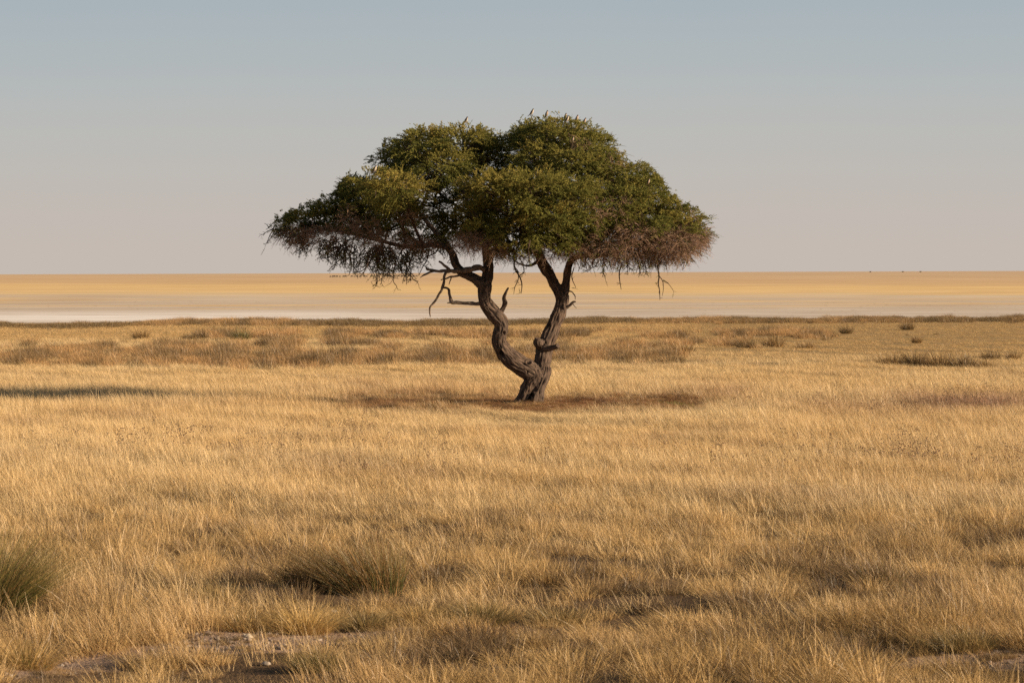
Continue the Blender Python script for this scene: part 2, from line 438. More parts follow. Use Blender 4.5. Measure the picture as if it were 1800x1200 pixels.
# the short-cropped flat on the right, between the field and the pan
flat = sstep(640, 610, py) * sstep(1180, 1260, px)
hgt *= 1 - 0.5 * flat
flat2 = sstep(604, 592, py)
hgt *= 1 - 0.35 * flat2
hgt *= 1 - 0.38 * sstep(690, 660, py)
tint = lerp(tint, np.repeat(np.array([0.52, 0.34, 0.145])[None], len(pts), 0), np.maximum(flat, flat2))
keep *= 1 - bare(px, py)
keep *= 1 - sstep(86, 84, v_)
sel = rng.random(len(pts)) < keep
def place(pts, sel, n_var, hgt, sc, tint, xyvar=0.25):
    p = pts[sel].copy(); p[:, 2] = gz(p[:, 0], p[:, 1]); n = len(p)
    rot = np.stack([rng.normal(0, .07, n), rng.normal(0, .07, n), rng.normal(0, .6, n)], -1)
    s = sc * (0.8 + 0.4 * rng.random(n))
    h = np.broadcast_to(hgt, len(pts))[sel]
    scl = np.stack([s, s, s * h], -1)
    tt = tint[sel] * (0.88 + 0.24 * rng.random((n, 1)))
    return p, rot, scl, rng.integers(0, n_var, n), np.clip(tt, 0.01, 0.95)
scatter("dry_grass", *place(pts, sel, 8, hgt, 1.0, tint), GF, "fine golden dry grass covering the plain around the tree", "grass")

# ---- rounded cushions of short grass in the foreground, with bare shaded gaps between them
cell = 0.37
cx_, cy_ = np.meshgrid(np.arange(-13, 13, cell), np.arange(15.5, 48, cell))
cx_ = cx_.ravel(); cy_ = cy_.ravel(); ok = np.abs(cx_) < 0.34 * cy_
cx_, cy_ = cx_[ok], cy_[ok]
pts = np.stack([cx_ + rng.uniform(-.18, .18, len(cx_)), cy_ + rng.uniform(-.18, .18, len(cx_)), np.zeros(len(cx_))], -1)
px, py = to_px(pts)
x_, d_ = pts[:, 0], pts[:, 1]
n05 = vnoise(x_, d_, 0.7, 21); n1_ = vnoise(x_, d_, 1.6, 22)
tint = np.repeat((GOLD * 0.86 * np.array([1, .96, .88]))[None], len(pts), 0)
bot = sstep(1075, 1120, py + (n1_ - 0.5) * 60) * sstep(640, 780, px)
tint = lerp(tint, np.repeat(np.array([[0.42, 0.27, 0.105]]), len(pts), 0), bot * (0.5 + 0.5 * n1_) + (n1_ - 0.60) * 1.2)
tint = lerp(tint, np.repeat(OLIVE[None], len(pts), 0), blob(px, py, 1000, 1095, 330, 45) * sstep(.35, .7, n1_) * 0.8)
tint = lerp(tint, np.repeat(BROWN[None] * 1.0, len(pts), 0), (n05 - 0.62) * 1.7)
gap_shade = (rng.random(len(pts)) < 0.10 + (0.45 + 0.2 * sstep(950, 1050, py)) * sstep(0.48, 0.68, n05)).astype(float) * sstep(800, 900, py)
tint = lerp(tint, np.repeat(np.array([[0.115, 0.072, 0.038]]), len(pts), 0), gap_shade * (0.55 + 0.45 * rng.random(len(pts))))  # some cushions painted dark to stand in for shade in the gaps
keep = 0.45 + 0.5 * sstep(0.30, 0.58, n05 * 0.6 + n1_ * 0.4)
for (ux, uy, ur, uh) in ((640, 1040, 95, 10), (0, 1082, 60, 12), (1545, 1030, 60, 9)):
    keep *= 1 - 0.9 * blob(px, py, ux, uy, ur, uh)
keep = np.maximum(keep, bot * 0.9) * (1 - sup(px, py) * 0.9) * (1 - bare(px, py)) * (1 - sstep(900, 840, py) * 0.6)
sel = rng.random(len(pts)) < keep
csz = (0.6 + 0.85 * rng.random(len(pts)))
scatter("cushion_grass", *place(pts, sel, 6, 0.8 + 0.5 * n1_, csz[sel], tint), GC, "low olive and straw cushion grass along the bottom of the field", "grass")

# ---- low trampled tufts and fallen litter in the shelter of the tree
n = 1500
pts = np.stack([tx_ + rng.normal(0, 1, n) * 2.6, TREE_D + 1.0 + rng.normal(0, 1, n) * 1.5, np.zeros(n)], -1)
q1 = vnoise(pts[:, 0], pts[:, 1], 0.8, 51)
tint = lerp(np.repeat(np.array([[0.24, 0.115, 0.05]]), n, 0), np.repeat(np.array([[0.46, 0.29, 0.125]]), n, 0), sstep(.35, .75, q1) * rng.random(n) * 1.4)
tint = lerp(tint, np.repeat(np.array([[0.12, 0.07, 0.035]]), n, 0), (rng.random(n) < .25) * 0.9)
sel = rng.random(n) < 0.25 + 0.75 * sstep(.3, .6, q1)
csz = 0.35 + 0.5 * rng.random(n)
scatter("litter_grass", *place(pts, sel, 6, 0.35 + 0.75 * q1, csz[sel], tint), GC, "rust brown trampled grass and litter around the foot of the tree", "grass")

# ---- rush belts: the shore of the pan and the rows behind the tree
pts = np.concatenate([sample(86, 118, 9), sample(118, 190, 9, 0.50)])
px, py = to_px(pts); hor = 482 - 6 * px / 1800; v_ = py - hor
x_, d_ = pts[:, 0], pts[:, 1]
q1 = vnoise(px, py * 9, 46, 31); q2 = vnoise(px, py * 6, 150, 32); q0 = vnoise(px, py * 5, 16, 33)
edge = np.interp(px, [-400, 0, 120, 240, 400, 520, 700, 790, 900, 1000, 1100, 1250, 1420, 1500, 1800, 2200],
                 [93, 92, 94.5, 90, 88, 91, 92, 92, 91, 89, 87, 88, 88, 88, 87, 87])
shore_b = np.exp(-((v_ - edge + 0.5) / 2.4) ** 2) * (0.55 + 0.6 * q1) * (1 - 0.45 * blob(px, v_, 950, 91, 50, 9))
rowA = np.exp(-((v_ - np.interp(px, [-400, 0, 200, 480, 600, 900, 1210, 1230], [150, 150, 156, 158, 156, 150, 152, 152])) / 8.0) ** 2) * (1 - sstep(1195, 1225, px)) * sstep(0.28, 0.55, q1 * .7 + q0 * .3)
rowB = np.exp(-((v_ - 131) / 4.5) ** 2) * sstep(330, 500, px) * (1 - sstep(1220, 1450, px)) * sstep(0.45, 0.7, q1) * 0.8
rowC = np.exp(-((v_ - 112) / 5.0) ** 2) * sstep(300, 340, px) * (1 - sstep(1420, 1480, px)) * sstep(0.36, 0.62, q1) * 0.8
rowD = np.exp(-((v_ - 138) / 10.0) ** 2) * (1 - sstep(480, 700, px)) * sstep(0.35, 0.7, q1) * 0.55
rows = np.maximum.reduce([rowA, rowB, rowC, rowD])
keep = np.maximum(shore_b, rows)
isshore = (shore_b > rows).astype(float)
dark = np.array([0.165, 0.110, 0.048]); mid = np.array([0.45, 0.27, 0.115])
tint = lerp(np.repeat(mid[None], len(pts), 0), np.repeat(np.array([0.19, 0.122, 0.055])[None], len(pts), 0), sstep(0.46, 0.70, q0) * 0.95)
tint = lerp(tint, np.repeat(dark[None], len(pts), 0), isshore * (0.9 - 0.65 * sstep(0.45, 0.75, q2) - 0.3 * sstep(1000, 1300, px) * q1 - 0.35 * sstep(-0.5, -3, v_ - edge)))
hgt = np.where(isshore > 0.5, 0.46 + 0.36 * q1, 0.85 + 0.3 * q0)
hgt = hgt * np.interp(px, [-100, 0, 230, 300, 560, 700, 780, 900, 1800], [0.8, 0.8, 0.75, 1.05, 1.1, 0.85, 1.1, 0.9, 0.9])
hgt = hgt * np.where(isshore > .5, 1.0, 0.66 + 0.28 * q0)
sel = rng.random(len(pts)) < keep
scatter("rushes", *place(pts, sel, 6, hgt, 1.0, tint), GR, "brownish rushes in broken rows behind the tree and along the edge of the pale pan", "rushes")

# ---- dry weeds with dark seed heads
def weed():
    V, Fc, rn, hh = blades(7, 0.06, 0.30, 0.5, 0.9, (-0.15, 0), 0.15, 0.006)
    n = 7; tips = V.reshape(n, 4, 2, 3).mean(2)
    Vs = [V]; Fs = [Fc]; b = len(V)
    for q in range(n):
        for _ in range(5):
            c = tips[q, 3] + rng.normal(0, 0.03, 3); s_ = 0.006 + 0.006 * rng.random()
            oc = np.array([[1, 0, 0], [-1, 0, 0], [0, 1, 0], [0, -1, 0], [0, 0, 1], [0, 0, -1]], float) * s_ + c
            f = np.array([[0, 2, 4, 4], [2, 1, 4, 4], [1, 3, 4, 4], [3, 0, 4, 4], [2, 0, 5, 5], [1, 2, 5, 5], [3, 1, 5, 5], [0, 3, 5, 5]])
            Vs.append(np.concatenate([oc, oc[4:6]])); f = f.copy(); f[:4, 3] = 6; f[4:, 3] = 7
            Fs.append(f + b); b += 8
    V = np.concatenate(Vs)
    return V, np.concatenate(Fs), np.full(len(V), 0.5), None
GW = tuft_collection("weed", [[weed()] for _ in range(5)], mat_grass)
pts = sample(40, 72, 14)
px, py = to_px(pts); q1 = vnoise(px, py * 2.2, 38, 41); q2 = vnoise(px, py * 3, 18, 42)
keep = blob(px, py, 400, 800, 240, 18) * sstep(.5, .7, q1) + blob(px, py, 1620, 822, 260, 26) * sstep(.5, .7, q1) + blob(px, py, 1720, 722, 170, 16) * 1.2 * sstep(.3, .6, q2) \
    + blob(px, py, 1450, 728, 140, 9) * .6 * sstep(.4, .7, q2) + blob(px, py, 830, 850, 200, 16) * sstep(.58, .75, q1) * .7 + blob(px, py, 620, 772, 40, 8) * .7
sel = rng.random(len(pts)) < keep * 0.4
tint = np.repeat(np.array([[0.20, 0.12, 0.07]]), len(pts), 0)
scatter("dry_weeds", *place(pts, sel, 5, 1.0, 1.0, tint), GW, "dry brown weeds with dark seed heads standing in the golden grass", "weeds")

# ---- gravel on the bare soil
mat_rock, t = new_mat("gravel_stone")
at = t.n('ShaderNodeAttribute', attribute_type='INSTANCER', attribute_name='tint')
tcn = t.n('ShaderNodeTexCoord').outputs['Object']
c = t.mix(t.maprange(t.noise(tcn, 30.0), 0.35, 0.7, 0, 0.5), at.outputs['Color'], (0.12, 0.09, 0.07, 1))
bs = t.n('ShaderNodeBsdfPrincipled', i={'Base Color': c, 'Roughness': 0.9}); o = t.n('ShaderNodeOutputMaterial'); t.set(o, 0, bs.outputs[0])
import bmesh
def stone_mesh(r, seed, sub=2, flat=0.6):
    bm = bmesh.new(); bmesh.ops.create_icosphere(bm, subdivisions=sub, radius=r)
    for q in bm.verts:
        nn = noise.noise(q.co / r * 0.9 + Vector((seed * 3.1, 0, 0))) * 0.45 + noise.noise(q.co / r * 2.2 + Vector((0, seed * 1.7, 0))) * 0.2
        q.co *= 1 + nn; q.co.z *= flat; q.co.x *= 1.2
    me = bpy.data.meshes.new("stone"); bm.to_mesh(me); bm.free()
    return me
GS = bpy.data.collections.new("gravel_stones")
for q in range(5):
    me = stone_mesh(0.03, q + 1, 1); me.materials.append(mat_rock)
    ob = bpy.data.objects.new("gravel_stone_%d" % q, me); ob["kind"] = "stuff"; GS.objects.link(ob)
pts = sample(19, 26, 320)
px, py = to_px(pts)
sel = rng.random(len(pts)) < bare(px, py) * 0.9
p = pts[sel]; p[:, 2] = gz(p[:, 0], p[:, 1]); n = len(p)
sc = 0.15 + 0.85 * rng.random(n) ** 4
tn = np.array([0.19, 0.135, 0.10]) + (np.array([0.46, 0.38, 0.30]) - np.array([0.19, 0.135, 0.10])) * (rng.random((n, 1)) ** 5)
scatter("gravel", p, rng.random((n, 3)) * 6.28 * np.array([.1, .1, 1]), np.repeat(sc[:, None], 3, 1), rng.integers(0, 5, n), tn, GS,
        "brown gravel strewn over the bare track at the bottom of the field", "gravel")

# ---- stubble and loose straw breaking up the bare soil
pts = sample(19, 26, 60)
px, py = to_px(pts)
sel = rng.random(len(pts)) < bare(px, py) * 0.30
csz = 0.18 + 0.4 * rng.random(len(pts)) ** 2
tint = lerp(np.repeat(np.array([[0.42, 0.27, 0.12]]), len(pts), 0), np.repeat(np.array([[0.12, 0.08, 0.045]]), len(pts), 0), rng.random(len(pts)) * 1.1)
scatter("stubble", *place(pts, sel, 6, 0.7, csz[sel], tint), GC, "short dry stubble scattered over the bare soil of the track", "grass")

mat_stone, t = new_mat("pale_stone")
tcn = t.n('ShaderNodeTexCoord').outputs['Object']
c = t.mix(t.noise(tcn, 18.0, 5.0), (0.26, 0.20, 0.15, 1), (0.50, 0.42, 0.33, 1))
bs = t.n('ShaderNodeBsdfPrincipled', i={'Base Color': c, 'Roughness': 0.9}); o = t.n('ShaderNodeOutputMaterial'); t.set(o, 0, bs.outputs[0])
for q, (sx, sy, r, lab) in enumerate([
        (586, 1079, 0.055, "small pale stone tucked between two rounded grass tussocks"),
        (437, 1124, 0.060, "flat pale stone on the bare gravel at the track's upper edge"),
        (468, 1166, 0.050, "pale stone among thin grass at the bottom of the bare track"),
        (86, 1012, 0.070, "pale stone beside the green tussock at the left edge")]):
    ob = link("stone", stone_mesh(r * 0.6, 11 + q, 3, 0.55), mat_stone)
    p = on_ground(sx, sy); ob.location = (p[0], p[1], float(gz(p[0], p[1])) + r * 0.25); ob.rotation_euler.z = q * 1.3
    for f in ob.data.polygons: f.use_smooth = True
    tag(ob, lab, "stone", "pale stones on the ground")

# ---- single tussocks
def tussock(cx, cy, wpx, hpx, n, green, label, group, lean=(-0.2, 0), bw=0.005, cols=None, depth=0.7, spread=0.5, gcol=None):
    """rounded clump: base at photo spot (cx,cy); width, height from photo pixels at its own distance; two kinds of stems"""
    p = on_ground(cx, cy); s = p[1] / F
    W, Hh = wpx * s / 2, hpx * s * (1.25 if p[1] < 50 else 1.7)
    root = bpy.data.objects.new("grass_tussock", None); COL.objects.link(root)
    root.location = (p[0], p[1], float(gz(p[0], p[1]))); root.empty_display_size = 0.1
    tag(root, label, "tussock", group)
    cols = cols or (np.array([0.50, 0.31, 0.115]), np.array([0.40, 0.22, 0.09]))
    rb = W * 0.72
    def part(nm, n, hmin, hmax, colA, colB, lean, droop, sprd, tip=None):
        V, Fc, rn, hh = blades(n, rb, hmin, hmax, sprd, lean, droop, bw, 4, rpow=0.55, noise_tilt=0.20)
        V[:, 1] *= depth
        me = mesh_from(nm, V, Fc)
        kk = np.repeat(rng.random(n), 10)[:, None]
        c = colA * kk + colB * (1 - kk)
        if tip is not None:
            f = sstep(0.35, 0.8, hh)[:, None]; c = c * (1 - f) + tip * f
        fattr(me, 'rnd', rn); fattr(me, 'col', np.concatenate([c, np.ones((len(c), 1))], 1), 'FLOAT_COLOR')
        return link(nm, me, mat_tuss, root)
    if green > 0:
        part("green_stems", int(n * green), Hh * 0.5, Hh * 1.0, *(gcol[:2] if gcol else (np.array([0.045, 0.062, 0.014]), np.array([0.085, 0.090, 0.026]))), lean, 0.25, spread, tip=gcol[2] if gcol else np.array([0.24, 0.17, 0.06]))
    part("dry_stems", int(n * (1 - green)), Hh * 0.45, Hh * 1.15, cols[0], cols[1], lean, 0.42, spread * 1.05)
    return root
FG = "grass tussocks in the foreground"
OLV = (np.array([0.33, 0.22, 0.085]), np.array([0.20, 0.15, 0.06]))
STR = (np.array([0.52, 0.33, 0.125]), np.array([0.36, 0.24, 0.09]))
tussock(560, 1044, 130, 85, 1300, 0.4, "left end of the big rush tussock, thinner and dark at its base", FG, (-0.32, 0), cols=(np.array([0.36, 0.21, 0.085]), np.array([0.24, 0.14, 0.06])))
tussock(640, 1046, 190, 112, 3000, 0.62, "largest rush tussock in the foreground, green at its heart with brown windblown tops", FG, (-0.34, 0), cols=(np.array([0.42, 0.235, 0.09]), np.array([0.24, 0.135, 0.055])))
tussock(-8, 1084, 120, 165, 2200, 0.82, "green rush tussock cut off by the left edge of the field", FG, (0.34, 0), gcol=(np.array([0.075, 0.095, 0.022]), np.array([0.14, 0.145, 0.04]), np.array([0.26, 0.20, 0.07])))
tussock(1545, 1030, 120, 62, 1000, 0.3, "dull brown rush tussock standing alone at right in the foreground", FG, (-0.28, 0), cols=(np.array([0.30, 0.185, 0.09]), np.array([0.22, 0.14, 0.07])))
tussock(425, 1110, 100, 50, 900, 0.1, "straw cushion at the upper edge of the bare track, left of the golden one", FG, (-0.1, 0), cols=STR, spread=1.1)
tussock(532, 1110, 104, 66, 1500, 0.0, "bright golden cushion of grass above the middle of the bare track", FG, (-0.1, 0), cols=(np.array([0.58, 0.38, 0.14]), np.array([0.42, 0.28, 0.10])), spread=1.2)
tussock(640, 1103, 92, 50, 1000, 0.1, "low shaded cushion at the right end of the bare track", FG, (-0.1, 0), cols=OLV, spread=1.2)
tussock(735, 1096, 110, 48, 1100, 0.1, "fuzzy straw cushion right of the bare track and below the big rush tussock", FG, (-0.1, 0), cols=STR, spread=1.2)
tussock(838, 1094, 130, 56, 1600, 0.12, "dense olive brown cushion with a dark hollow at its left foot", FG, (-0.1, 0), cols=OLV, spread=1.2)
tussock(975, 1084, 115, 46, 1200, 0.1, "small brown cushion behind the olive grass at the bottom centre", FG, (-0.1, 0), cols=OLV, spread=1.2)
tussock(40, 1168, 130, 66, 1200, 0.1, "straw cushion in the bottom left corner at the edge of bare soil", FG, (-0.1, 0), cols=STR, spread=1.1)
tussock(375, 1066, 80, 48, 700, 0.05, "dark brown clump above the bare track, left of the rush tussock", FG, (-0.1, 0), cols=OLV, spread=0.7)
tussock(1690, 1148, 150, 50, 1100, 0.15, "olive clump over the bare strip in the bottom right corner", FG, (-0.14, 0), cols=OLV, spread=0.8)
tussock(560, 1176, 120, 46, 900, 0.45, "dark green tuft standing at the lower edge of the bare track", FG, (-0.1, 0), cols=OLV, spread=0.7)
MG = "rush tussocks on the far flat"
DK = (np.array([0.25, 0.16, 0.068]), np.array([0.13, 0.085, 0.037]))
MB = (np.array([0.36, 0.22, 0.09]), np.array([0.20, 0.125, 0.05]))
far = [(1488, 587, 24, 13, DK, "small dark tussock alone on the far flat, left of its larger twin"),
       (1595, 580, 28, 13, DK, "dark round tussock alone on the far flat near the pan edge, right of its twin"),
       (1612, 604, 18, 11, MB, "tiny straw tussock on the far flat below the dark round tussock"),
       (1565, 645, 56, 22, MB, "left clump of the long dark tussock row on the right flat"),
       (1608, 645, 50, 24, DK, "second clump from the left in the tussock row on the right flat"),
       (1650, 646, 60, 26, MB, "tall middle clump of the tussock row on the right flat"),
       (1694, 647, 54, 22, DK, "fourth clump from the left in the tussock row on the right flat"),
       (1730, 647, 40, 14, MB, "low right end clump of the tussock row on the right flat"),
       (1742, 634, 36, 16, DK, "small olive tussock just above the right end of the row"),
       (1782, 632, 26, 14, MB, "rightmost small tussock near the edge of the flat"),
       (1190, 639, 38, 14, DK, "low dark tussock at the right end of the rush row behind the tree"),
       (1198, 622, 60, 16, MB, "brownish tussock just above the low dark end of the rush row"),
       (1312, 613, 44, 16, DK, "olive tussock between the tree and the right flat, left of a brown one"),
       (1360, 610, 46, 20, MB, "brown tussock right of the olive one on the flat beyond the tree"),
       (1418, 612, 46, 12, MB, "low brown tussock, last of the three strung out right of the tree"),
       (248, 596, 34, 15, MB, "pale tussock alone on the far left flat"),
       (334, 598, 28, 10, DK, "low dark tussock at the left end of the far left row"),
       (356, 597, 22, 13, DK, "dark upright tussock second in the far left row"),
       (425, 598, 40, 17, (np.array([0.22, 0.175, 0.06]), np.array([0.12, 0.105, 0.038])), "greenest tussock in the far left row"),
       (478, 598, 46, 13, DK, "dark flat tussock at the right end of the far left row"),
       (470, 639, 40, 20, DK, "darkest tussock in the rush row left of the tree"),
       (503, 638, 30, 20, MB, "brown tussock right beside the darkest one left of the tree"),
       (785, 634, 40, 18, DK, "dark tussock in the rush row close left of the trunk"),
       (990, 637, 40, 18, DK, "dark tussock in the rush row close right of the trunk"),
       (1024, 637, 26, 16, MB, "narrow brown tussock second right of the trunk"),
       (1100, 637, 30, 14, MB, "small brown tussock midway along the rush row right of the trunk"),
       (1595, 589, 10, 3, DK, "tiny dark plant on bare ground below the dark round tussock"),
       (1647, 589, 14, 4, DK, "tiny flat dark plant right of the dark round tussock")]
for (cx, cy, wp, hp, cl, lab) in far:
    tussock(cx, cy, wp, hp, 420 if hp > 6 else 80, 0.0, lab, MG, (-0.1, 0), 0.014, cl, 0.8, 0.45)
for (cx, cy, lab) in [(1530, 478.5, "leftmost of three tiny dark bushes far out on the right horizon"), (1587, 478.3, "middle one of three tiny dark bushes far out on the right horizon"),
                      (1618, 478.2, "rightmost of three tiny dark bushes far out on the right horizon")]:
    tussock(cx, cy, 4, 1.6, 150, 0.0, lab, "bushes on the horizon", (0, 0), 0.5, DK, 0.8, 0.4).name = "horizon_bush"
gp = [(1165, 708, 60, 8), (1210, 711, 40, 7), (1185, 709, 46, 9), (795, 704, 46, 9), (572, 707, 40, 8)]
labs = ["flat bright green tuft at the right edge of the tree's litter", "small green tuft last on the right under the tree", "middle green tuft of the three right of the trunk",
        "olive tuft under the tree left of the trunk", "dark little tuft at the left edge of the litter under the tree"]
GR_ = (np.array([0.21, 0.21, 0.035]), np.array([0.13, 0.14, 0.03]))
for (cx, cy, wp, hp), lab in zip(gp, labs):
    tussock(cx, cy, wp, hp, 300, 0.0, lab, "green tufts under the tree", (-0.1, 0), 0.010, GR_ if cx > 1000 else DK, 0.8, 0.7)

# ------------------------------------------------------------------ the tree
mat_bark, t = new_mat("bark")
gr = t.n('ShaderNodeAttribute', attribute_name='grain').outputs['Vector']
ps = t.n('ShaderNodeNewGeometry').outputs['Position']
def sv2(v, x, y, z):
    nd = t.n('ShaderNodeVectorMath', operation='MULTIPLY'); t.set(nd, 0, v); t.set(nd, 1, (x, y, z)); return nd.outputs[0]
fib = t.noise(sv2(gr, 26, 26, 4.5), 1.0, 5.0, 0.65)
pat = t.noise(ps, 2.2, 3.0)
c = t.mix(t.maprange(fib, 0.33, 0.68), (0.020, 0.014, 0.011, 1), (0.150, 0.103, 0.076, 1))
c = t.mix(t.maprange(pat, 0.45, 0.7, 0, 0.4), c, (0.10, 0.074, 0.06, 1))
bs = t.n('ShaderNodeBsdfPrincipled', i={'Base Color': c, 'Roughness': 0.9}); bs.inputs['Specular IOR Level'].default_value = 0.15
bm_ = t.n('ShaderNodeBump', i={'Height': fib, 'Strength': 0.9, 'Distance': 0.025}); t.set(bs, 'Normal', bm_.outputs[0])
o = t.n('ShaderNodeOutputMaterial'); t.set(o, 0, bs.outputs[0])
def simple(name, a, b, sc=6.0, rough=0.9):
    m, t = new_mat(name); ps = t.n('ShaderNodeNewGeometry').outputs['Position']
    c = t.mix(t.maprange(t.noise(ps, sc, 4.0), 0.3, 0.7), (*a, 1), (*b, 1))
    bs = t.n('ShaderNodeBsdfPrincipled', i={'Base Color': c, 'Roughness': rough}); bs.inputs['Specular IOR Level'].default_value = 0.1
    o = t.n('ShaderNodeOutputMaterial'); t.set(o, 0, bs.outputs[0]); return m
mat_twig = simple("twig_bark", (0.040, 0.027, 0.020), (0.085, 0.058, 0.042))
mat_dead = simple("dead_wood", (0.085, 0.062, 0.048), (0.20, 0.15, 0.115), 9.0)

def catmull(pts, rad, step):
    pts = np.asarray(pts, float); rad = np.asarray(rad, float)
    if len(pts) < 3: pts = np.array([pts[0], (pts[0] + pts[1]) / 2, pts[1]]); rad = np.array([rad[0], rad.mean(), rad[-1]])
    Q = np.vstack([2 * pts[0] - pts[1], pts, 2 * pts[-1] - pts[-2]])
    o_, r_ = [], []
    for i in range(len(pts) - 1):
        n = max(2, int(np.linalg.norm(pts[i + 1] - pts[i]) / step))
        for u in np.linspace(0, 1, n, endpoint=False):
            a, b, c, d = Q[i], Q[i + 1], Q[i + 2], Q[i + 3]
            o_.append(0.5 * (2 * b + (c - a) * u + (2 * a - 5 * b + 4 * c - d) * u * u + (3 * b - a - 3 * c + d) * u ** 3))
            r_.append(rad[i] * (1 - u) + rad[i + 1] * u)
    o_.append(pts[-1]); r_.append(rad[-1])
    return np.array(o_), np.array(r_)

def frames(p):
    T = np.gradient(p, axis=0); T /= np.linalg.norm(T, axis=1)[:, None] + 1e-9
    u = np.cross(T[0], [0, 1, 0.3]); u /= np.linalg.norm(u) + 1e-9
    U = [u]
    for i in range(1, len(p)):
        u = U[-1] - T[i] * np.dot(U[-1], T[i]); u /= np.linalg.norm(u) + 1e-9; U.append(u)
    U = np.array(U); return T, U, np.cross(T, U)

def tube(p, r, sides):
    T, U, W = frames(p); n = len(p)
    a = np.arange(sides) / sides * 2 * np.pi
    V = p[:, None] + (U[:, None] * np.cos(a)[None, :, None] + W[:, None] * np.sin(a)[None, :, None]) * r[:, None, None]
    V = V.reshape(-1, 3)
    i = np.arange(n - 1)[:, None] * sides; j = np.arange(sides)[None]; k_ = (j + 1) % sides
    Fc = np.stack([i + j, i + k_, i + sides + k_, i + sides + j], -1).reshape(-1, 4)
    return V, Fc

def tube_caps(p, r, sides):
    V, Fc = tube(p, r, sides); n = len(p)
    V = np.vstack([V, p[0], p[-1]]); a, b = len(V) - 2, len(V) - 1
    cf = []
    for j in range(sides):
        k_ = (j + 1) % sides
        cf.append((k_, j, a, a)); cf.append(((n - 1) * sides + j, (n - 1) * sides + k_, b, b))
    return V, [tuple(f) for f in Fc.tolist()] + [c[:3] for c in cf]

class Mesh:
    def __init__(s): s.V = []; s.F = []; s.n = 0
    def add(s, V, Fc): s.V.append(V); s.F.append(np.asarray(Fc) + s.n); s.n += len(V)
    def mesh(s, name, smooth=True): return mesh_from(name, np.concatenate(s.V), np.concatenate(s.F), smooth)

def PP(l, dy0=0.0, dy1=0.0):
    """photo points [(x,y,r)] -> world points with depth sliding from dy0 to dy1, radii in metres"""
    a = np.array(l, float); k_ = np.linspace(0, 1, len(a))
    return P(a[:, 0], a[:, 1], dy0 + (dy1 - dy0) * k_), a[:, 2] * S

tree = bpy.data.objects.new("acacia_tree", None); COL.objects.link(tree)
tree.location = (tx, TREE_D, 0)
tag(tree, "lone acacia tree with forked twisting trunk and wide flat green crown on the golden plain", "tree")

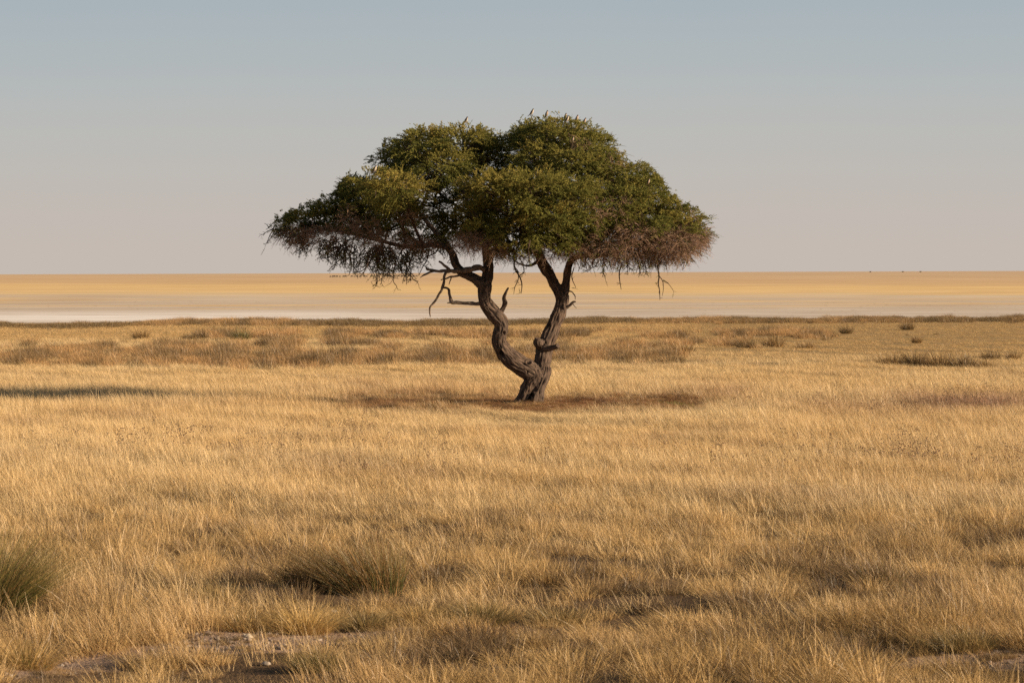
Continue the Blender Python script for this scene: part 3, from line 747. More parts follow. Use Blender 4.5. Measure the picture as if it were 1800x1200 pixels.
limbs = [
    # fused stems of the bole
    (PP([(908, 724, 17), (916, 710, 13), (924, 692, 12), (932, 675, 14), (939, 660, 17), (938, 652, 17)], 0.0, 0.0)),
    (PP([(949, 724, 15), (945, 710, 11.5), (945, 690, 12), (950, 672, 13), (956, 656, 12), (958, 645, 11)], -0.05, 0.05)),
    (PP([(930, 722, 11), (932, 705, 10), (938, 685, 11), (943, 665, 14), (946, 650, 14)], 0.12, 0.02)),
    (PP([(902, 718, 5), (910, 711, 6), (918, 702, 7)], -0.15, -0.05)),
    (PP([(936, 720, 6), (938, 706, 6), (942, 690, 6)], -0.22, -0.14)),
    # left limb
    (PP([(944, 660, 15), (930, 651, 17), (914, 642, 17), (900, 632, 16.5), (888, 619, 15), (879, 604, 13), (878, 590, 12), (881, 578, 11.5), (880, 566, 12.5), (870, 553, 13),
         (859, 541, 12), (852, 528, 11), (851, 514, 10.5), (853, 500, 11)], 0.0, -0.45)),
    (PP([(853, 503, 10), (841, 494, 9), (824, 484, 8), (811, 477, 7.5), (802, 465, 7), (796, 447, 6.5), (788, 436, 6), (780, 424, 5), (766, 408, 4.5), (752, 392, 3.5), (736, 372, 3)], -0.45, 0.2)),
    (PP([(790, 437, 5), (771, 430, 5), (748, 431, 4.6), (726, 433, 4.2), (700, 431, 3.8), (672, 424, 3.2), (640, 416, 2.6), (600, 408, 2.0), (555, 402, 1.4)], -0.2, 0.2)),
    (PP([(853, 502, 10), (857, 486, 9.5), (858, 468, 9), (857, 452, 8.5), (853, 436, 6.5), (848, 415, 5), (838, 385, 4), (820, 350, 3), (805, 310, 2.2)], -0.45, 0.6)),
    (PP([(858, 458, 7), (865, 443, 6), (875, 432, 5), (884, 412, 4), (890, 385, 3.2), (892, 355, 2.2)], -0.45, -1.4)),
    # right limb
    (PP([(946, 660, 13), (952, 645, 14), (955, 630, 14), (957, 614, 14.5), (963, 598, 13.5), (970, 581, 12.5), (977, 563, 11.5), (985, 544, 11), (988, 528, 11.5), (986, 515, 11)], 0.05, 0.3)),
    (PP([(986, 520, 10), (977, 503, 9), (969, 488, 9), (959, 472, 9.5), (951, 456, 8.5), (947, 440, 7), (946, 415, 5.5), (955, 385, 4.5), (968, 345, 3.5), (980, 300, 2.4)], 0.3, 0.4)),
    (PP([(989, 518, 9), (994, 500, 7.5), (997, 484, 6.5), (999, 470, 6), (1003, 459, 5.5), (1012, 453, 5), (1030, 449, 4.6), (1055, 449, 4), (1085, 442, 3.3), (1120, 425, 2.6), (1160, 405, 2.0), (1200, 395, 1.3)], 0.3, 0.0)),
    (PP([(1030, 449, 4), (1050, 430, 3.5), (1075, 400, 3), (1095, 365, 2.4), (1110, 335, 1.8)], 0.25, -0.1)),
    (PP([(951, 452, 5), (935, 440, 4), (925, 425, 3.5), (915, 400, 3), (905, 365, 2)], 0.3, -1.5)),
    (PP([(949, 458, 4), (930, 467, 2.2), (912, 463, 1.5), (900, 455, 1)], 0.3, -0.2)),
    (PP([(946, 420, 4.5), (960, 395, 4), (985, 370, 3), (1000, 350, 2)], 0.4, 1.8)),
    (PP([(838, 385, 3.5), (815, 370, 3), (785, 350, 2.5), (760, 330, 1.8)], 0.3, 2.0)),
    # burl and stubs grown into the wood
    (PP([(951, 606, 9), (947, 601, 10), (949, 596, 8)], -0.02, -0.05)),
    (PP([(955, 613, 6), (966, 612, 5), (976, 610, 4.2), (981, 607, 4.5)], -0.12, -0.28)),
    (PP([(876, 556, 5), (881, 548, 4.5), (886, 538, 3.6), (888, 532, 4.6), (886, 524, 3.4), (889, 514, 2.6), (894, 505, 1.6)], -0.3, -0.42)),
]
SK = []
V_, F_ = [], []
nb = 0
for p_, r_ in limbs:
    p_, r_ = catmull(p_, r_, 0.03)
    r_ = r_ * (1 + 0.05 * np.array([noise.noise(Vector(q) * 3.0) for q in p_]))
    V, Fc = tube_caps(p_, np.maximum(r_, 0.016), 14)
    V_.append(V); F_ += [tuple(i + nb for i in f) for f in Fc]; nb += len(V)
    T, U, W = frames(p_)
    s_ = np.concatenate([[0], np.cumsum(np.linalg.norm(np.diff(p_, axis=0), axis=1))])
    SK.append((p_, T, U, W, r_, s_ + len(SK) * 7.3))
raw = bpy.data.meshes.new("raw"); raw.from_pydata(np.concatenate(V_).tolist(), [], F_)
tmp = bpy.data.objects.new("raw", raw); COL.objects.link(tmp)
md = tmp.modifiers.new("r", 'REMESH'); md.mode = 'VOXEL'; md.voxel_size = 0.015
m2 = tmp.modifiers.new("s", 'SMOOTH'); m2.iterations = 3; m2.factor = 0.5
dg = bpy.context.evaluated_depsgraph_get(); dg.update()
me = bpy.data.meshes.new_from_object(tmp.evaluated_get(dg))
bpy.data.objects.remove(tmp); bpy.data.meshes.remove(raw)
me.name = "trunk"
nv = len(me.vertices); co = np.empty(nv * 3, np.float32); me.vertices.foreach_get("co", co); co = co.reshape(-1, 3).astype(float)
no = np.empty(nv * 3, np.float32); me.vertices.foreach_get("normal", no); no = no.reshape(-1, 3).astype(float)
sk = [np.concatenate([q[i] for q in SK]) for i in range(6)]
near = np.empty(nv, int)
for a in range(0, nv, 4000):
    dd = ((co[a:a + 4000, None] - sk[0][None]) ** 2).sum(-1) - (sk[4] ** 2)[None] * 0.8
    near[a:a + 4000] = dd.argmin(1)
rel = co - sk[0][near]
uu = (rel * sk[2][near]).sum(1); ww = (rel * sk[3][near]).sum(1); ss = sk[5][near] + (rel * sk[1][near]).sum(1)
grain = np.stack([uu, ww, ss], -1)
R0 = sk[4][near]
ridge = np.array([noise.noise(Vector((a * 19, b * 19, c * 3.2))) for a, b, c in grain])
ridge2 = np.array([noise.noise(Vector((a * 34, b * 34, c * 5.0 + 9))) for a, b, c in grain])
lump = np.array([noise.noise(Vector(q) * 4.5) for q in co])
amp = np.clip(R0 / 0.15, 0.1, 1)
disp = amp * ((0.30 - np.abs(ridge)) * 0.048 + (0.3 - np.abs(ridge2)) * 0.022 + lump * 0.030)
co2 = co + no * disp[:, None]
vx, vy = to_px(co2)
front = no[:, 1] < 0.1
def pit(cx, cy, rx, ry, ang, depth, rim):
    c_, s_ = math.cos(ang), math.sin(ang)
    a = ((vx - cx) * c_ + (vy - cy) * s_) / rx; b = (-(vx - cx) * s_ + (vy - cy) * c_) / ry
    q = np.sqrt(a * a + b * b)
    ds = -depth * (1 - sstep(0.5, 1.0, q)) + rim * np.exp(-((q - 1.35) / 0.35) ** 2)
    return np.where(front, ds, 0)
hole = pit(929.5, 637, 4.2, 3.6, 0, 0.10, 0.02) + pit(882.5, 622, 3.0, 8.0, -0.45, 0.09, 0.015) + pit(886, 585, 2.2, 4.0, 0, 0.05, 0.01) + pit(927, 654, 1.8, 3.4, 0, 0.04, 0.0) \
    + pit(934, 704, 4.0, 20, 0.1, 0.09, 0.0)
co2 += no * hole[:, None]
me.vertices.foreach_set("co", co2.astype(np.float32).ravel())
fattr(me, 'grain', grain, 'FLOAT_VECTOR')
me.polygons.foreach_set("use_smooth", np.ones(len(me.polygons), bool)); me.update()
me.transform(Matrix.Translation((-tx, -TREE_D, 0)))
trunk = link("trunk", me, mat_bark, tree)
toT = np.array([tx, TREE_D, 0])

def tree_part(name, M, mat, smooth=True, label=None):
    me = M.mesh(name, smooth); me.transform(Matrix.Translation(tuple(-toT)))
    o = link(name, me, mat, tree)
    if label: o["label"] = label
    return o

def wig(p, a):
    p = p.copy(); p[1:-1] += rng.normal(0, a, p[1:-1].shape); return p

# dead branches, each its own part
dead = [
    ("bleached dead branch lying across the left limb", [
        ([(852, 474, 4.5), (840, 470, 5), (826, 474, 5), (810, 476, 4.6), (789, 476, 3.6), (768, 476, 2.6), (752, 473, 2.2), (749, 470, 1.2)], -0.5, -0.75),
        ([(764, 476, 2), (754, 480, 1.8), (745, 483, 1.4), (738, 488, 0.7)], -0.7, -0.75),
        ([(790, 474, 2.8), (783, 468, 2.4), (776, 462, 2.2), (771, 459, 1.6)], -0.65, -0.7)]),
    ("thin dead branch hanging in a long hook", [
        ([(784, 476, 2.6), (781, 488, 2.3), (779, 500, 2.4), (774, 514, 2.2), (765, 528, 1.9), (757, 539, 1.7), (755, 545, 1.7), (757, 556, 1.0)], -0.68, -0.6)]),
    ("crooked dead branch bent up like a crank", [
        ([(846, 534, 3.6), (832, 534, 3.2), (817, 533, 3.1), (803, 532, 2.9), (793, 530, 3.4), (791, 520, 2.8), (789, 511, 2.6), (784, 506, 2.0), (775, 506, 1.4)], -0.4, -0.55),
        ([(794, 530, 2), (789, 532, 1.4), (786, 533, 0.8)], -0.5, -0.52)]),
    ("short dead twig below the bleached branch", [
        ([(808, 484, 2.0), (795, 486, 1.7), (785, 489, 1.5), (775, 492, 0.8)], -0.6, -0.7), ([(793, 487, 1.2), (791, 494, 0.9), (789, 500, 0.5)], -0.62, -0.7)]),
    ("short broken twig on the right limb", [
        ([(996, 541, 3), (1002, 537, 2.4), (1007, 532, 2.2), (1012, 530, 1.2)], 0.1, 0.0), ([(1006, 533, 1), (1010, 538, .7), (1013, 541, .4)], 0.05, 0),
        ([(994, 515, 2), (1003, 512, 1.4), (1010, 519, 0.9), (1012, 527, .5)], 0.15, 0.1)]),
]
for lab, subs in dead:
    M = Mesh()
    for l, a, b in subs:
        p_, r_ = PP(l, a, b); p_, r_ = catmull(p_, r_, 0.02)
        p_ = p_ + np.array([[noise.noise(Vector(q) * 9 + Vector((c_ * 9, 0, 0))) * 0.018 for c_ in range(3)] for q in p_])
        r_ = r_ * (1 + 0.25 * np.array([noise.noise(Vector(q) * 14) for q in p_]))
        M.add(*tube(p_, r_, 7))
    tree_part("dead_branch", M, mat_dead, True, lab)

# ---- crown
def leaf_mat(name, stops, transl):
    m, t = new_mat(name)
    tt = t.n('ShaderNodeAttribute', attribute_name='tone').outputs['Fac']
    c = t.ramp(tt, stops)
    d = t.n('ShaderNodeBsdfDiffuse', i={'Color': c}); tr = t.n('ShaderNodeBsdfTranslucent', i={'Color': c})
    mx = t.n('ShaderNodeMixShader'); t.set(mx, 0, transl); t.set(mx, 1, d.outputs[0]); t.set(mx, 2, tr.outputs[0])
    o = t.n('ShaderNodeOutputMaterial'); t.set(o, 0, mx.outputs[0]); return m
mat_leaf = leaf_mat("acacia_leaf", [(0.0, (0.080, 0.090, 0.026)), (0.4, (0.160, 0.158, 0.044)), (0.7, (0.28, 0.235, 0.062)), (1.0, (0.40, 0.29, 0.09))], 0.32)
mat_dry = leaf_mat("dry_twiglets", [(0.0, (0.15, 0.092, 0.062)), (0.6, (0.28, 0.18, 0.125)), (1.0, (0.40, 0.275, 0.20))], 0.15)

def sprays(B, D, L, M_, ll, lw, tone, stem=0.004, droop=0.3):
    """leafy shoots: base points B, directions D, lengths L; M_ leaves each. Returns verts, quads, tone per vertex"""
    N = len(B)
    up = np.array([0, 0, 1.0])
    side = np.cross(D, up); side /= np.linalg.norm(side, axis=1)[:, None] + 1e-6
    nrm = np.cross(side, D)
    t = (0.08 + 0.92 * (np.arange(M_) + rng.random((N, M_))) / M_)
    ctr = B[:, None] + D[:, None] * (L[:, None] * t)[..., None] - up * (droop * L[:, None] * t ** 2)[..., None]
    ang = rng.random((N, M_)) * 2 * np.pi
    rad = side[:, None] * np.cos(ang)[..., None] + nrm[:, None] * np.sin(ang)[..., None] * 0.5
    ld = rad + D[:, None] * 0.55 + up * 0.15 + rng.normal(0, 0.2, (N, M_, 3))
    ld /= np.linalg.norm(ld, axis=-1)[..., None]
    l_ = ll * (0.6 + 0.8 * rng.random((N, M_))) * (1 - 0.45 * t)
    wv = np.cross(ld, rng.normal(0, 1, (N, M_, 3))); wv /= np.linalg.norm(wv, axis=-1)[..., None] + 1e-6
    w_ = (lw * (0.7 + 0.6 * rng.random((N, M_))))[..., None]
    mid = ctr + ld * (l_ * 0.5)[..., None]
    V = np.stack([ctr, mid + wv * w_, ctr + ld * l_[..., None], mid - wv * w_], 2).reshape(-1, 3)
    tn = np.repeat(np.clip(tone[:, None] + rng.normal(0, .10, (N, M_)), 0, 1).ravel(), 4)
    Fc = np.arange(len(V)).reshape(-1, 4)
    # stem strip
    ts = np.array([0, 0.5, 1.0])
    sc_ = B[:, None] + D[:, None] * (L[:, None] * ts)[..., None] - up * (droop * L[:, None] * ts ** 2)[..., None]
    ws = stem * np.array([1, 0.8, 0.3])
    SV = np.stack([sc_ - nrm[:, None] * ws[None, :, None], sc_ + nrm[:, None] * ws[None, :, None]], 2).reshape(-1, 3)
    i0 = (np.arange(N) * 6)[:, None] + np.array([0, 2])[None]
    SF = np.stack([i0, i0 + 1, i0 + 3, i0 + 2], -1).reshape(-1, 4)
    return np.concatenate([V, SV]), np.concatenate([Fc, SF + len(V)]), np.concatenate([tn, np.repeat(tone, 6)])

# foliage pads: photo x, y, half width, half height (pixels), depth offset, half depth (m), leafiness, tone (sunlit pads painted lighter, shaded ones darker)
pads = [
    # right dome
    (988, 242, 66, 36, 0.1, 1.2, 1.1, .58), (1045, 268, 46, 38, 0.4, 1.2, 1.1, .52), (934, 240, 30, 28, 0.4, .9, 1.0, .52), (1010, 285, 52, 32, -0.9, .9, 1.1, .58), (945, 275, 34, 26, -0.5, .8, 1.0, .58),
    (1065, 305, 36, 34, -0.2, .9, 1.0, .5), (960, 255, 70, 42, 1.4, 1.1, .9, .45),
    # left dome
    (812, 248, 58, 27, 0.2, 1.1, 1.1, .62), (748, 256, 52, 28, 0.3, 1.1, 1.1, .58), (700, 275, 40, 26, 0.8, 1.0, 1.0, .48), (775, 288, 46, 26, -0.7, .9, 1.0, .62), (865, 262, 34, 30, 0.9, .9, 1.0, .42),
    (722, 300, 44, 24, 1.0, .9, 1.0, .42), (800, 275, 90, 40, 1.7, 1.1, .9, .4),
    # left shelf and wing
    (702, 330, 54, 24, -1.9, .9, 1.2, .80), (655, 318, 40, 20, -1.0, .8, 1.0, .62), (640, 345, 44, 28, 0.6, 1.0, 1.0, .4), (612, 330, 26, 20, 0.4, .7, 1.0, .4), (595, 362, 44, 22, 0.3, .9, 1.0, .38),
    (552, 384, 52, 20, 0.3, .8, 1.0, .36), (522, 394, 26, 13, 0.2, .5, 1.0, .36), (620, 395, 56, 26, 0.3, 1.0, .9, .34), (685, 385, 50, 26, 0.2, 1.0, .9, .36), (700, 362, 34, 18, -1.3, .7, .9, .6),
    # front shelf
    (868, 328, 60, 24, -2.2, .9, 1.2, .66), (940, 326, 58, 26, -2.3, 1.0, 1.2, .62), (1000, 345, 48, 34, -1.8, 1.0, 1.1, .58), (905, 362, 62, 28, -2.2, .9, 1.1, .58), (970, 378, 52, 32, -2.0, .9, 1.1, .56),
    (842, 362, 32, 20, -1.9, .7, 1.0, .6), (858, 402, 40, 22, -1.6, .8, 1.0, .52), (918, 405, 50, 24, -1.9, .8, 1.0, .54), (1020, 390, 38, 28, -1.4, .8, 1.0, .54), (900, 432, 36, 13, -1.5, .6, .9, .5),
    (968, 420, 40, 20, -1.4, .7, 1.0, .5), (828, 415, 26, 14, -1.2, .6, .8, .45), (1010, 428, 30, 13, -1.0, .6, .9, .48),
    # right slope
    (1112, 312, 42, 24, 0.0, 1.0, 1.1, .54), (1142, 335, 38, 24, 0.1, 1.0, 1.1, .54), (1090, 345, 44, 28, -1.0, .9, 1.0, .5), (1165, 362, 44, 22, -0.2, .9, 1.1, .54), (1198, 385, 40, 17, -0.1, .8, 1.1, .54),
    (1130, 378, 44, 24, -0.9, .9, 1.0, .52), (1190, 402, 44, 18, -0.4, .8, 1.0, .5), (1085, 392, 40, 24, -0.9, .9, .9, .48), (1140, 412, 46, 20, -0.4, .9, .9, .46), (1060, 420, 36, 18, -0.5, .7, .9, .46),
    # mass behind, its shade painted in as a darker leaf tone
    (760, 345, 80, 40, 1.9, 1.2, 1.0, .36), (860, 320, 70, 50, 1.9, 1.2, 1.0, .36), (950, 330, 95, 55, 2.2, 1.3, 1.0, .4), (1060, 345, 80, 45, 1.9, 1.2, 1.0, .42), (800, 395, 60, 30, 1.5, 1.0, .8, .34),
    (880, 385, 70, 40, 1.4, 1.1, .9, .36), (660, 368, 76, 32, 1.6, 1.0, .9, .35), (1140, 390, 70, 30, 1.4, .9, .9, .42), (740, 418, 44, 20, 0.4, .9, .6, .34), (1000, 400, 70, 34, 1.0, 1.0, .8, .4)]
lv, lf, lt = [], [], []; nb = 0
twigs = Mesh(); ntw = 0
limb_pts = np.concatenate([q[0] for q in SK[5:18]]); limb_r = np.concatenate([q[4] for q in SK[5:18]])
thin = limb_pts[(limb_r < 0.085)]
def branch(a, b, r0, r1, sag, sides=5, n=5, wob=0.06):
    k_ = np.linspace(0, 1, n)[:, None]
    p = a + (b - a) * k_; p[:, 2] += sag * np.sin(k_[:, 0] * np.pi)
    p = wig(p, wob * np.linalg.norm(b - a) / n)
    p, r = catmull(p, np.linspace(r0, r1, n), 0.08)
    twigs.add(*tube(p, r, sides)); return p
ends = []
for (cx, cy, rx, ry, dy, rd, leafy, tone) in pads:
    cy += 4; c0 = P(cx, cy, dy); ax = np.array([rx * S, rd, ry * S])
    low = c0 - np.array([0, 0, ax[2] * 0.55])
    j = thin[((thin - low) ** 2).sum(1).argmin()]
    br = branch(j, low, 0.035, 0.018, 0.1)
    vol = ax[0] * ax[1] * ax[2]; area = (ax[0] * ax[1] * ax[2]) ** (2 / 3)
    nsub = int(10 + 22 * area)
    dirs = rng.normal(0, 1, (nsub, 3)); dirs[:, 2] = np.abs(dirs[:, 2]) * 0.9 - 0.25
    dirs /= np.linalg.norm(dirs, axis=1)[:, None]
    subs = c0 + dirs * ax * 0.85
    for sp_ in subs:
        st = br[rng.integers(len(br) // 2, len(br))]
        branch(st, sp_, 0.014, 0.005, -0.04, 4, 4, 0.1)
    # tufts of shoots gathered on cluster centres give the pad dark hollows; its sunlit tops are also painted by tone
    ncl = int(58 * area * leafy) + 10
    cd = rng.normal(0, 1, (ncl, 3)); cd[:, 2] = cd[:, 2] * 0.8 + 0.25; cd /= np.linalg.norm(cd, axis=1)[:, None]
    cc = c0 + cd * ax * np.where(rng.random((ncl, 1)) < 0.25, 0.3 + 0.4 * rng.random((ncl, 1)), 0.76 + 0.22 * rng.random((ncl, 1)))
    per = 15
    B = np.repeat(cc, per, 0) + rng.normal(0, 1, (ncl * per, 3)) * np.array([0.11, 0.11, 0.05])
    Dn = np.repeat(cd / ax * ax.mean(), per, 0)
    D = Dn * np.array([0.85, 0.85, 0.35]) + np.array([0, 0, 0.20]) + rng.normal(0, 0.42, B.shape) * np.array([1, 1, .7])
    D /= np.linalg.norm(D, axis=1)[:, None]
    L = 0.13 + 0.24 * rng.random(len(B)) ** 1.3
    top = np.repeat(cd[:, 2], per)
    tn = np.clip(tone * 0.75 + 0.22 * top + np.repeat(rng.normal(0, 0.10, ncl), per), 0, 1)  # higher shoots toned lighter: sunlight painted into the leaf colour
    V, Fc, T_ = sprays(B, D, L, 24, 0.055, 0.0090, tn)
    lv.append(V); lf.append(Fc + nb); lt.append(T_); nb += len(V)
    # long whippy shoots on the outline
    nw = int(24 * area)
    wd = rng.normal(0, 1, (nw, 3)); wd[:, 2] = wd[:, 2] * 0.6 + 0.3; wd /= np.linalg.norm(wd, axis=1)[:, None]
    B = c0 + wd * ax * 0.9; D = wd * np.array([1, 1, 0.35]) + np.array([0, 0, .14]) + rng.normal(0, .25, wd.shape); D /= np.linalg.norm(D, axis=1)[:, None]
    V, Fc, T_ = sprays(B, D, 0.22 + 0.20 * rng.random(nw), 20, 0.038, 0.006, np.clip(tone + rng.normal(0, .1, nw), 0, 1), 0.005, 0.25)
    lv.append(V); lf.append(Fc + nb); lt.append(T_); nb += len(V)

# sprigs that carry the birds
cream = (0.40, 0.30, 0.22); white = (0.48, 0.41, 0.33)
birds = [(819, 221, .4, 14, 10, white, "dark backed bird perched alone on the top of the crown's left dome"),
         (935, 210, .0, 13, -5, white, "bird on the highest tip of the crown, leftmost of the row on the right dome"),
         (961, 213, .1, 13, -55, cream, "second bird from the left in the row on the right dome, standing upright"),
         (994, 217, .4, 12, -60, cream, "bird on the right dome half hidden behind the lower perched one"),
         (997, 222, -.7, 13, -10, white, "bird perched lowest and nearest in the row, in front of a half hidden one"),
         (1014, 221, .2, 13, -50, cream, "upright bird second from the right in the row on the right dome"),
         (1027, 226, .0, 13, -8, cream, "last bird on the right of the row on the crown"),
         (659, 306, -2.3, 14, -30, white, "white breasted bird on the left pad of foliage, below the left dome"),
         (1007, 252, -1.5, 10, -60, cream, "pale bird sitting in the foliage below the row on the right dome"),
         (1140, 327, -1.0, 11, -40, cream, "pale bird sitting low in the foliage on the right slope of the crown")]
for (bx, by, dy, hp, yaw, cr, lab) in birds:
    ft = P(bx, by - (6 if 930 < bx < 1040 and by < 240 else 2), dy)
    n = 22
    B = ft + rng.normal(0, 1, (n, 3)) * np.array([.10, .10, .04]) - np.array([0, 0, .22]); D = rng.normal(0, 1, (n, 3)) * np.array([1, 1, .4]); D /= np.linalg.norm(D, axis=1)[:, None]
    V, Fc, T_ = sprays(B, D, 0.12 + 0.12 * rng.random(n), 20, 0.045, 0.008, np.clip(rng.normal(.6, .12, n), 0, 1))
    lv.append(V); lf.append(Fc + nb); lt.append(T_); nb += len(V)
    branch(ft - np.array([rng.normal(0, .1), 0.1, .55]), ft, 0.012, 0.006, 0.0, 4, 4, 0.1)

# hanging lower fringe: thin crooked twigs with few leaves
def hang(p0, n, step, d0, r0, leafy, depth=0):
    p = [p0]; d = d0 / np.linalg.norm(d0)
    for i in range(n):
        d = d + rng.normal(0, 0.36, 3) + np.array([0, 0, -0.10]); d /= np.linalg.norm(d); p.append(p[-1] + d * step * (0.7 + 0.6 * rng.random()))
    p = np.array(p); r = np.linspace(r0, r0 * 0.4, len(p))
    twigs.add(*tube(p, r, 4))
    if depth < 2:
        for i in range(1, n):
            if rng.random() < (0.75 if depth == 0 else 0.45):
                hang(p[i], max(2, n // 2), step * 0.75, (p[i] - p[i - 1]) * 0.6 + rng.normal(0, step * 0.8, 3), r0 * 0.6, leafy, depth + 1)
    if leafy > 0: ends.append((p[1:], leafy))
fringe = [  # x from..to, y at both, count, dy, depth jitter, steps, leafiness
    (480, 540, 405, 425, 20, 0.2, .5, 4, .5), (520, 610, 418, 440, 34, 0.1, .8, 5, .4), (590, 690, 435, 450, 46, 0.0, .9, 6, .35), (650, 735, 440, 458, 38, 0.1, .9, 6, .3),
    (735, 800, 432, 436, 12, 0.0, .8, 4, .25), (800, 860, 420, 428, 14, -.6, .6, 4, .3), (870, 935, 425, 432, 26, -0.6, .9, 5, .3), (950, 1010, 425, 430, 24, -0.3, .8, 4, .3),
    (1000, 1075, 440, 448, 34, 0.1, .8, 5, .4), (1070, 1160, 440, 448, 44, 0.1, .9, 5, .45), (1140, 1215, 440, 440, 30, 0.1, .8, 5, .4), (1200, 1250, 415, 420, 12, 0.0, .6, 4, .4)]
for (x0, x1, y0, y1, n, dy, jt, st, lf_) in fringe:
    for _ in range(n):
        u = rng.random()
        hang(P(x0 + (x1 - x0) * u, y0 + (y1 - y0) * u - 8 + rng.normal(0, 7), dy + rng.normal(0, jt)), st, 0.105, np.array([rng.normal(0, .6) + (0.35 if x0 > 1000 else -0.3 if x1 < 700 else 0), rng.normal(0, .5), -0.75]), 0.014, lf_)
special = [([(904, 440, 2), (903, 460, 1.6), (905, 474, 1.4), (914, 486, 1.3), (916, 500, 1.1), (916, 516, .6)], -.6), ([(905, 470, 1.2), (911, 478, 1), (912, 492, .8), (906, 505, .7), (903, 517, .4)], -.6),
           ([(914, 484, 1), (920, 478, .8), (917, 462, .8), (913, 452, 1)], -.6),
           ([(1163, 460, 1.8), (1156, 468, 1.6), (1158, 484, 1.4), (1157, 497, 1.2), (1161, 510, 1), (1160, 527, .5)], 0.1), ([(1158, 484, 1), (1166, 494, .8), (1166, 508, .6), (1164, 520, .4)], 0.1),
           ([(1166, 492, .8), (1174, 498, .6), (1182, 508, .4)], .1), ([(1094, 462, 1.4), (1089, 478, 1.2), (1089, 492, 1), (1092, 509, .5)], .1), ([(1009, 470, 1), (1005, 488, .9), (1012, 505, .5)], .2),
           ([(753, 440, 1.4), (750, 455, 1.1), (743, 468, .9), (736, 484, .5)], .0), ([(772, 432, 1.5), (764, 445, 1.2), (748, 452, 1), (742, 462, .6)], -.1), ([(790, 440, 1), (792, 452, .8), (786, 462, .5)], -.2)]
for l, dy in special:
    p_, r_ = PP(l, dy, dy); p_, r_ = catmull(wig(p_, .01), r_, .04); twigs.add(*tube(p_, r_, 5))
    for q in range(3, len(p_), 4): hang(p_[q], 2, 0.06, rng.normal(0, 1, 3) + np.array([0, 0, -.6]), 0.006, 0.3, 1)
EB, ED, ET = [], [], []
for p, lf_ in ends:
    for q in p:
        if rng.random() < lf_:
            EB.append(q); ED.append(rng.normal(0, 1, 3) * np.array([1, 1, .6]) + np.array([0, 0, -.1])); ET.append(rng.normal(.38, .12))
EB = np.array(EB); ED = np.array(ED); ED /= np.linalg.norm(ED, axis=1)[:, None]
V, Fc, T_ = sprays(EB, ED, 0.07 + 0.09 * rng.random(len(EB)), 9, 0.032, 0.0055, np.clip(ET, 0, 1))
lv.append(V); lf.append(Fc + nb); lt.append(T_); nb += len(V)
LV, LF, LT = np.concatenate(lv), np.concatenate(lf), np.concatenate(lt)
# prune shoots that stray far outside the crown's dome
fx, fy = to_px(LV[LF[:, 0]])
ex = [440, 476, 518, 583, 599, 613, 644, 672, 693, 725, 788, 823, 850, 878, 904, 920, 950, 990, 1032, 1060, 1076, 1097, 1125, 1156, 1181, 1214, 1247, 1256, 1290]
ey = [440, 397, 366, 345, 319, 299, 281, 266, 240, 225, 218, 215, 220, 229, 220, 205, 203, 209, 219, 226, 243, 270, 289, 310, 346, 366, 385, 408, 470]
ok = fy > np.interp(fx, ex, ey) + 2 - 20 * vnoise(fx, fy, 9, 61) ** 2
for (bx, by, *_r) in birds: ok |= (np.abs(fx - bx) < 12) & (fy > by - 4)
LF = LF[ok]
used, inv_ = np.unique(LF, return_inverse=True)
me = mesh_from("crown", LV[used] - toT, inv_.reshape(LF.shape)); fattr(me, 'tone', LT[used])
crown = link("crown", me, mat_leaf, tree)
tw = tree_part("twigs", twigs, mat_twig); tw["kind"] = "stuff"

# brown withered shoots
dry = [(1185, 428, 52, 26, -.7, .7, 330), (1220, 414, 26, 16, -.2, .5, 120), (1150, 440, 48, 22, -.3, .8, 190), (1095, 440, 42, 20, -.7, .7, 150), (1060, 428, 30, 20, -1.2, .5, 90), (1010, 440, 30, 14, -1.2, .5, 70), (1120, 410, 30, 14, -1.5, .4, 40),
       (960, 440, 28, 14, -1.4, .4, 30), (905, 444, 24, 11, -1.3, .4, 22), (1100, 410, 16, 24, -1.5, .3, 22), (1050, 375, 13, 24, -2.0, .3, 16), (1065, 285, 22, 18, -.6, .4, 14), (1022, 250, 14, 7, -1.1, .2, 9), (1085, 362, 22, 14, -1.7, .3, 12),
       (828, 424, 27, 13, -1.9, .4, 110), (868, 438, 18, 12, -1.8, .4, 50), (612, 390, 14, 22, -1.0, .3, 30), (645, 400, 24, 18, -1.0, .3, 36), (520, 412, 30, 14, .0, .4, 110), (575, 412, 34, 14, -.4, .4, 80), (690, 422, 34, 16, -.8, .4, 50), (640, 425, 34, 14, -.4, .4, 40), (740, 430, 30, 12, -.5, .4, 40), (720, 382, 18, 8, -1.5, .3, 14),
       (1200, 380, 26, 14, -.5, .4, 24)]
dv, df, dt = [], [], []; nb = 0
for (cx, cy, rx, ry, dy, rd, n) in dry:
    c0 = P(cx, cy, dy); ax = np.array([rx * S, rd, ry * S])
    q = rng.normal(0, 1, (n * 3, 3)); q /= np.linalg.norm(q, axis=1)[:, None]; q *= rng.random((n * 3, 1)) ** .33
    B = c0 + q * ax; D = q * np.array([1.2, 1.2, .8]) + rng.normal(0, .6, q.shape) + np.array([0.1, 0, -.12]); D /= np.linalg.norm(D, axis=1)[:, None]
    V, Fc, T_ = sprays(B, D, 0.12 + 0.2 * rng.random(len(B)), 15, 0.075, 0.0026, np.clip(rng.normal(.55, .22, len(B)), 0, 1), 0.0035)
    dv.append(V); df.append(Fc + nb); dt.append(T_); nb += len(V)
me = mesh_from("withered_shoots", np.concatenate(dv) - toT, np.concatenate(df)); fattr(me, 'tone', np.concatenate(dt))
link("withered_shoots", me, mat_dry, tree)

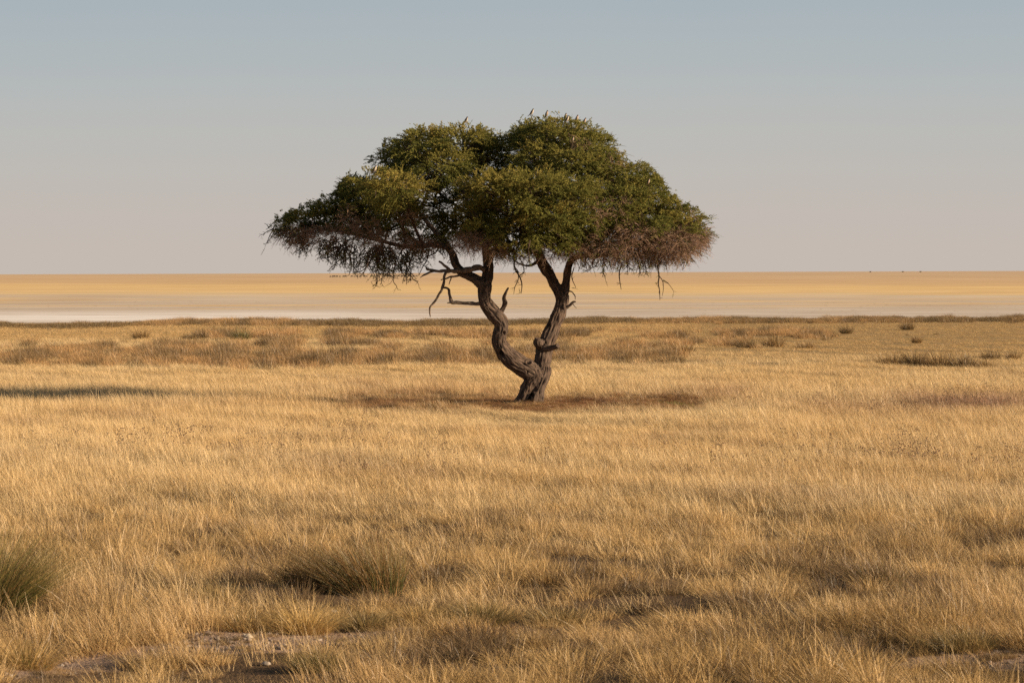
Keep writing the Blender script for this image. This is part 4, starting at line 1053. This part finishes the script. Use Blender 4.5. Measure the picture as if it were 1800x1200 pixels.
# ------------------------------------------------------------------ birds
mat_bird, t = new_mat("bird_plumage")
at = t.n('ShaderNodeAttribute', attribute_name='col')
tcn = t.n('ShaderNodeTexCoord').outputs['Object']
c = t.mix(t.maprange(t.noise(tcn, 90.0, 3.0), 0.35, 0.7, 0, .25), at.outputs['Color'], (0.08, 0.05, 0.035, 1))
bs = t.n('ShaderNodeBsdfPrincipled', i={'Base Color': c, 'Roughness': 0.8}); o = t.n('ShaderNodeOutputMaterial'); t.set(o, 0, bs.outputs[0])

def bird_mesh(size, cream):
    """perched upright falcon-like bird facing +x, feet at the origin, one lofted body with tail, wings, beak and legs"""
    prof = [(-0.62, -0.06, .03, .05), (-0.50, 0.04, .045, .07), (-0.34, 0.16, .07, .09), (-0.22, 0.26, .13, .14), (-0.10, 0.38, .18, .19), (0.00, 0.52, .20, .21), (0.07, 0.66, .19, .20), (0.12, 0.78, .15, .155),
            (0.15, 0.86, .115, .115), (0.18, 0.93, .115, .12), (0.205, 1.0, .105, .11), (0.215, 1.055, .07, .075), (0.215, 1.08, .02, .02)]
    V, C = [], []; n = 14
    dark = np.array([0.055, 0.045, 0.042]); pale = np.array(cream)
    for k_, (x, z, rx, ry) in enumerate(prof):
        a, b = prof[max(k_ - 1, 0)], prof[min(k_ + 1, len(prof) - 1)]
        T = np.array([b[0] - a[0], 0, b[1] - a[1]]); T /= np.linalg.norm(T); U = np.array([T[2], 0, -T[0]])
        for j in range(n):
            an = j / n * 2 * np.pi; ca, sa = math.cos(an), math.sin(an)
            wing = 1.12 if (2 <= k_ <= 7 and abs(sa) > .6 and ca < .35) else 1.0
            V.append(np.array([x, 0, z]) + U * rx * ca + np.array([0, ry * sa * wing, 0]))
            back = ca < 0.30 if k_ < 8 else (ca < 0.25 or z > .98)
            C.append(dark * (1.0 if k_ < 8 else 1.2) if back else pale)
    Fc = [(i * n + j, i * n + (j + 1) % n, (i + 1) * n + (j + 1) % n, (i + 1) * n + j) for i in range(len(prof) - 1) for j in range(n)]
    Fc.append(tuple(range(n - 1, -1, -1)))
    Fc.append(tuple((len(prof) - 1) * n + j for j in range(n)))
    b = len(V)                                                  # hooked beak
    for q in [(0.27, -.03, .97), (0.27, .03, .97), (0.27, 0, 1.02), (0.345, 0, .955), (0.355, 0, .925)]: V.append(np.array(q)); C.append(np.array([.12, .10, .07]))
    Fc += [(b, b + 1, b + 3), (b + 1, b + 2, b + 3), (b + 2, b, b + 3), (b, b + 3, b + 4), (b + 1, b + 4, b + 3)]
    for sy in (-1, 1):                                          # legs
        b = len(V)
        for q in [(-.02, .07, .36), (.05, .07, .36), (.015, .11, .36), (.0, .06, 0), (.04, .06, 0), (.02, .085, 0), (.12, .08, .0), (.12, .06, .01)]: V.append(np.array([q[0], q[1] * sy, q[2]])); C.append(np.array([.30, .18, .06]))
        Fc += [(b, b + 1, b + 4, b + 3), (b + 1, b + 2, b + 5, b + 4), (b + 2, b, b + 3, b + 5), (b + 3, b + 4, b + 6), (b + 4, b + 7, b + 6)]
    me = bpy.data.meshes.new("bird"); me.from_pydata([tuple(q * size) for q in V], [], Fc); me.update()
    fattr(me, 'col', np.concatenate([np.array(C), np.ones((len(C), 1))], 1), 'FLOAT_COLOR')
    for f in me.polygons: f.use_smooth = True
    return me
for (bx, by, dy, hp, yaw, cr, lab) in birds:
    ob = link("bird", bird_mesh(hp * S / 1.08 * (TREE_D + dy) / TREE_D, cr), mat_bird)
    ob.location = P(bx, by - (6 if 930 < bx < 1040 and by < 240 else 2), dy); ob.rotation_euler.z = math.radians(yaw)
    tag(ob, lab, "bird", "birds perched on the crown")

# ------------------------------------------------------------------ far herd
mat_herd = simple("dark_hide", (0.02, 0.016, 0.014), (0.045, 0.035, 0.03), 2.0)
def beast_mesh():
    M = Mesh()
    def tb(l, sides=8):
        a = np.array(l, float); p, r = catmull(a[:, :3], a[:, 3], .12); M.add(*tube(p, r, sides))
    tb([(-.85, 0, 1.05, .05), (-.8, 0, 1.05, .24), (-.4, 0, 1.0, .30), (.1, 0, 1.0, .33), (.5, 0, 1.1, .36), (.75, 0, 1.15, .24), (1.0, 0, 1.1, .15), (1.15, 0, .95, .13), (1.3, 0, .72, .11), (1.36, 0, .6, .06), (1.37, 0, .58, .01)])
    for x, y in ((-.65, .14), (-.6, -.14), (.5, .14), (.56, -.14)):
        tb([(x, y, .95, .14), (x + .02, y, .6, .08), (x - .03, y, .35, .05), (x, y, .06, .045), (x + .03, y, 0, .05)], 6)
    tb([(-.85, 0, 1.1, .03), (-.98, 0, .85, .03), (-.98, 0, .5, .04), (-.97, 0, .4, .005)], 5)
    for s_ in (-1, 1): tb([(1.1, .06 * s_, 1.08, .03), (1.12, .22 * s_, 1.08, .025), (1.18, .26 * s_, 1.25, .005)], 5)
    return M.mesh("herd_animal")
bm0 = beast_mesh(); bm0.materials.append(mat_herd)
hx = [581, 585, 589, 593, 597, 604, 608, 618, 623, 628, 634, 640, 645, 653, 657, 662, 667, 676, 682, 688, 694, 700, 706, 712, 720, 727, 733]
first = None
for q, x in enumerate(hx):
    if first is None: first = link("herd_animal", bm0); ob = first
    else: ob = first.copy(); COL.objects.link(ob)
    p = on_ground(x + random.uniform(-1, 1), 487.7 - (x - 655) * 0.0035 + random.uniform(-.15, .15))
    ob.location = (p[0], p[1], 0); ob.rotation_euler.z = random.choice((0, math.pi)) + random.uniform(-.6, .6)
    ob.scale = (.72, .8, 1.0) if q % 4 else (.62, .7, .85)
    tag(ob, "tiny dark grazing animal in the far line on the pan below the tree's left branches", "animal", "herd grazing far out on the pan")
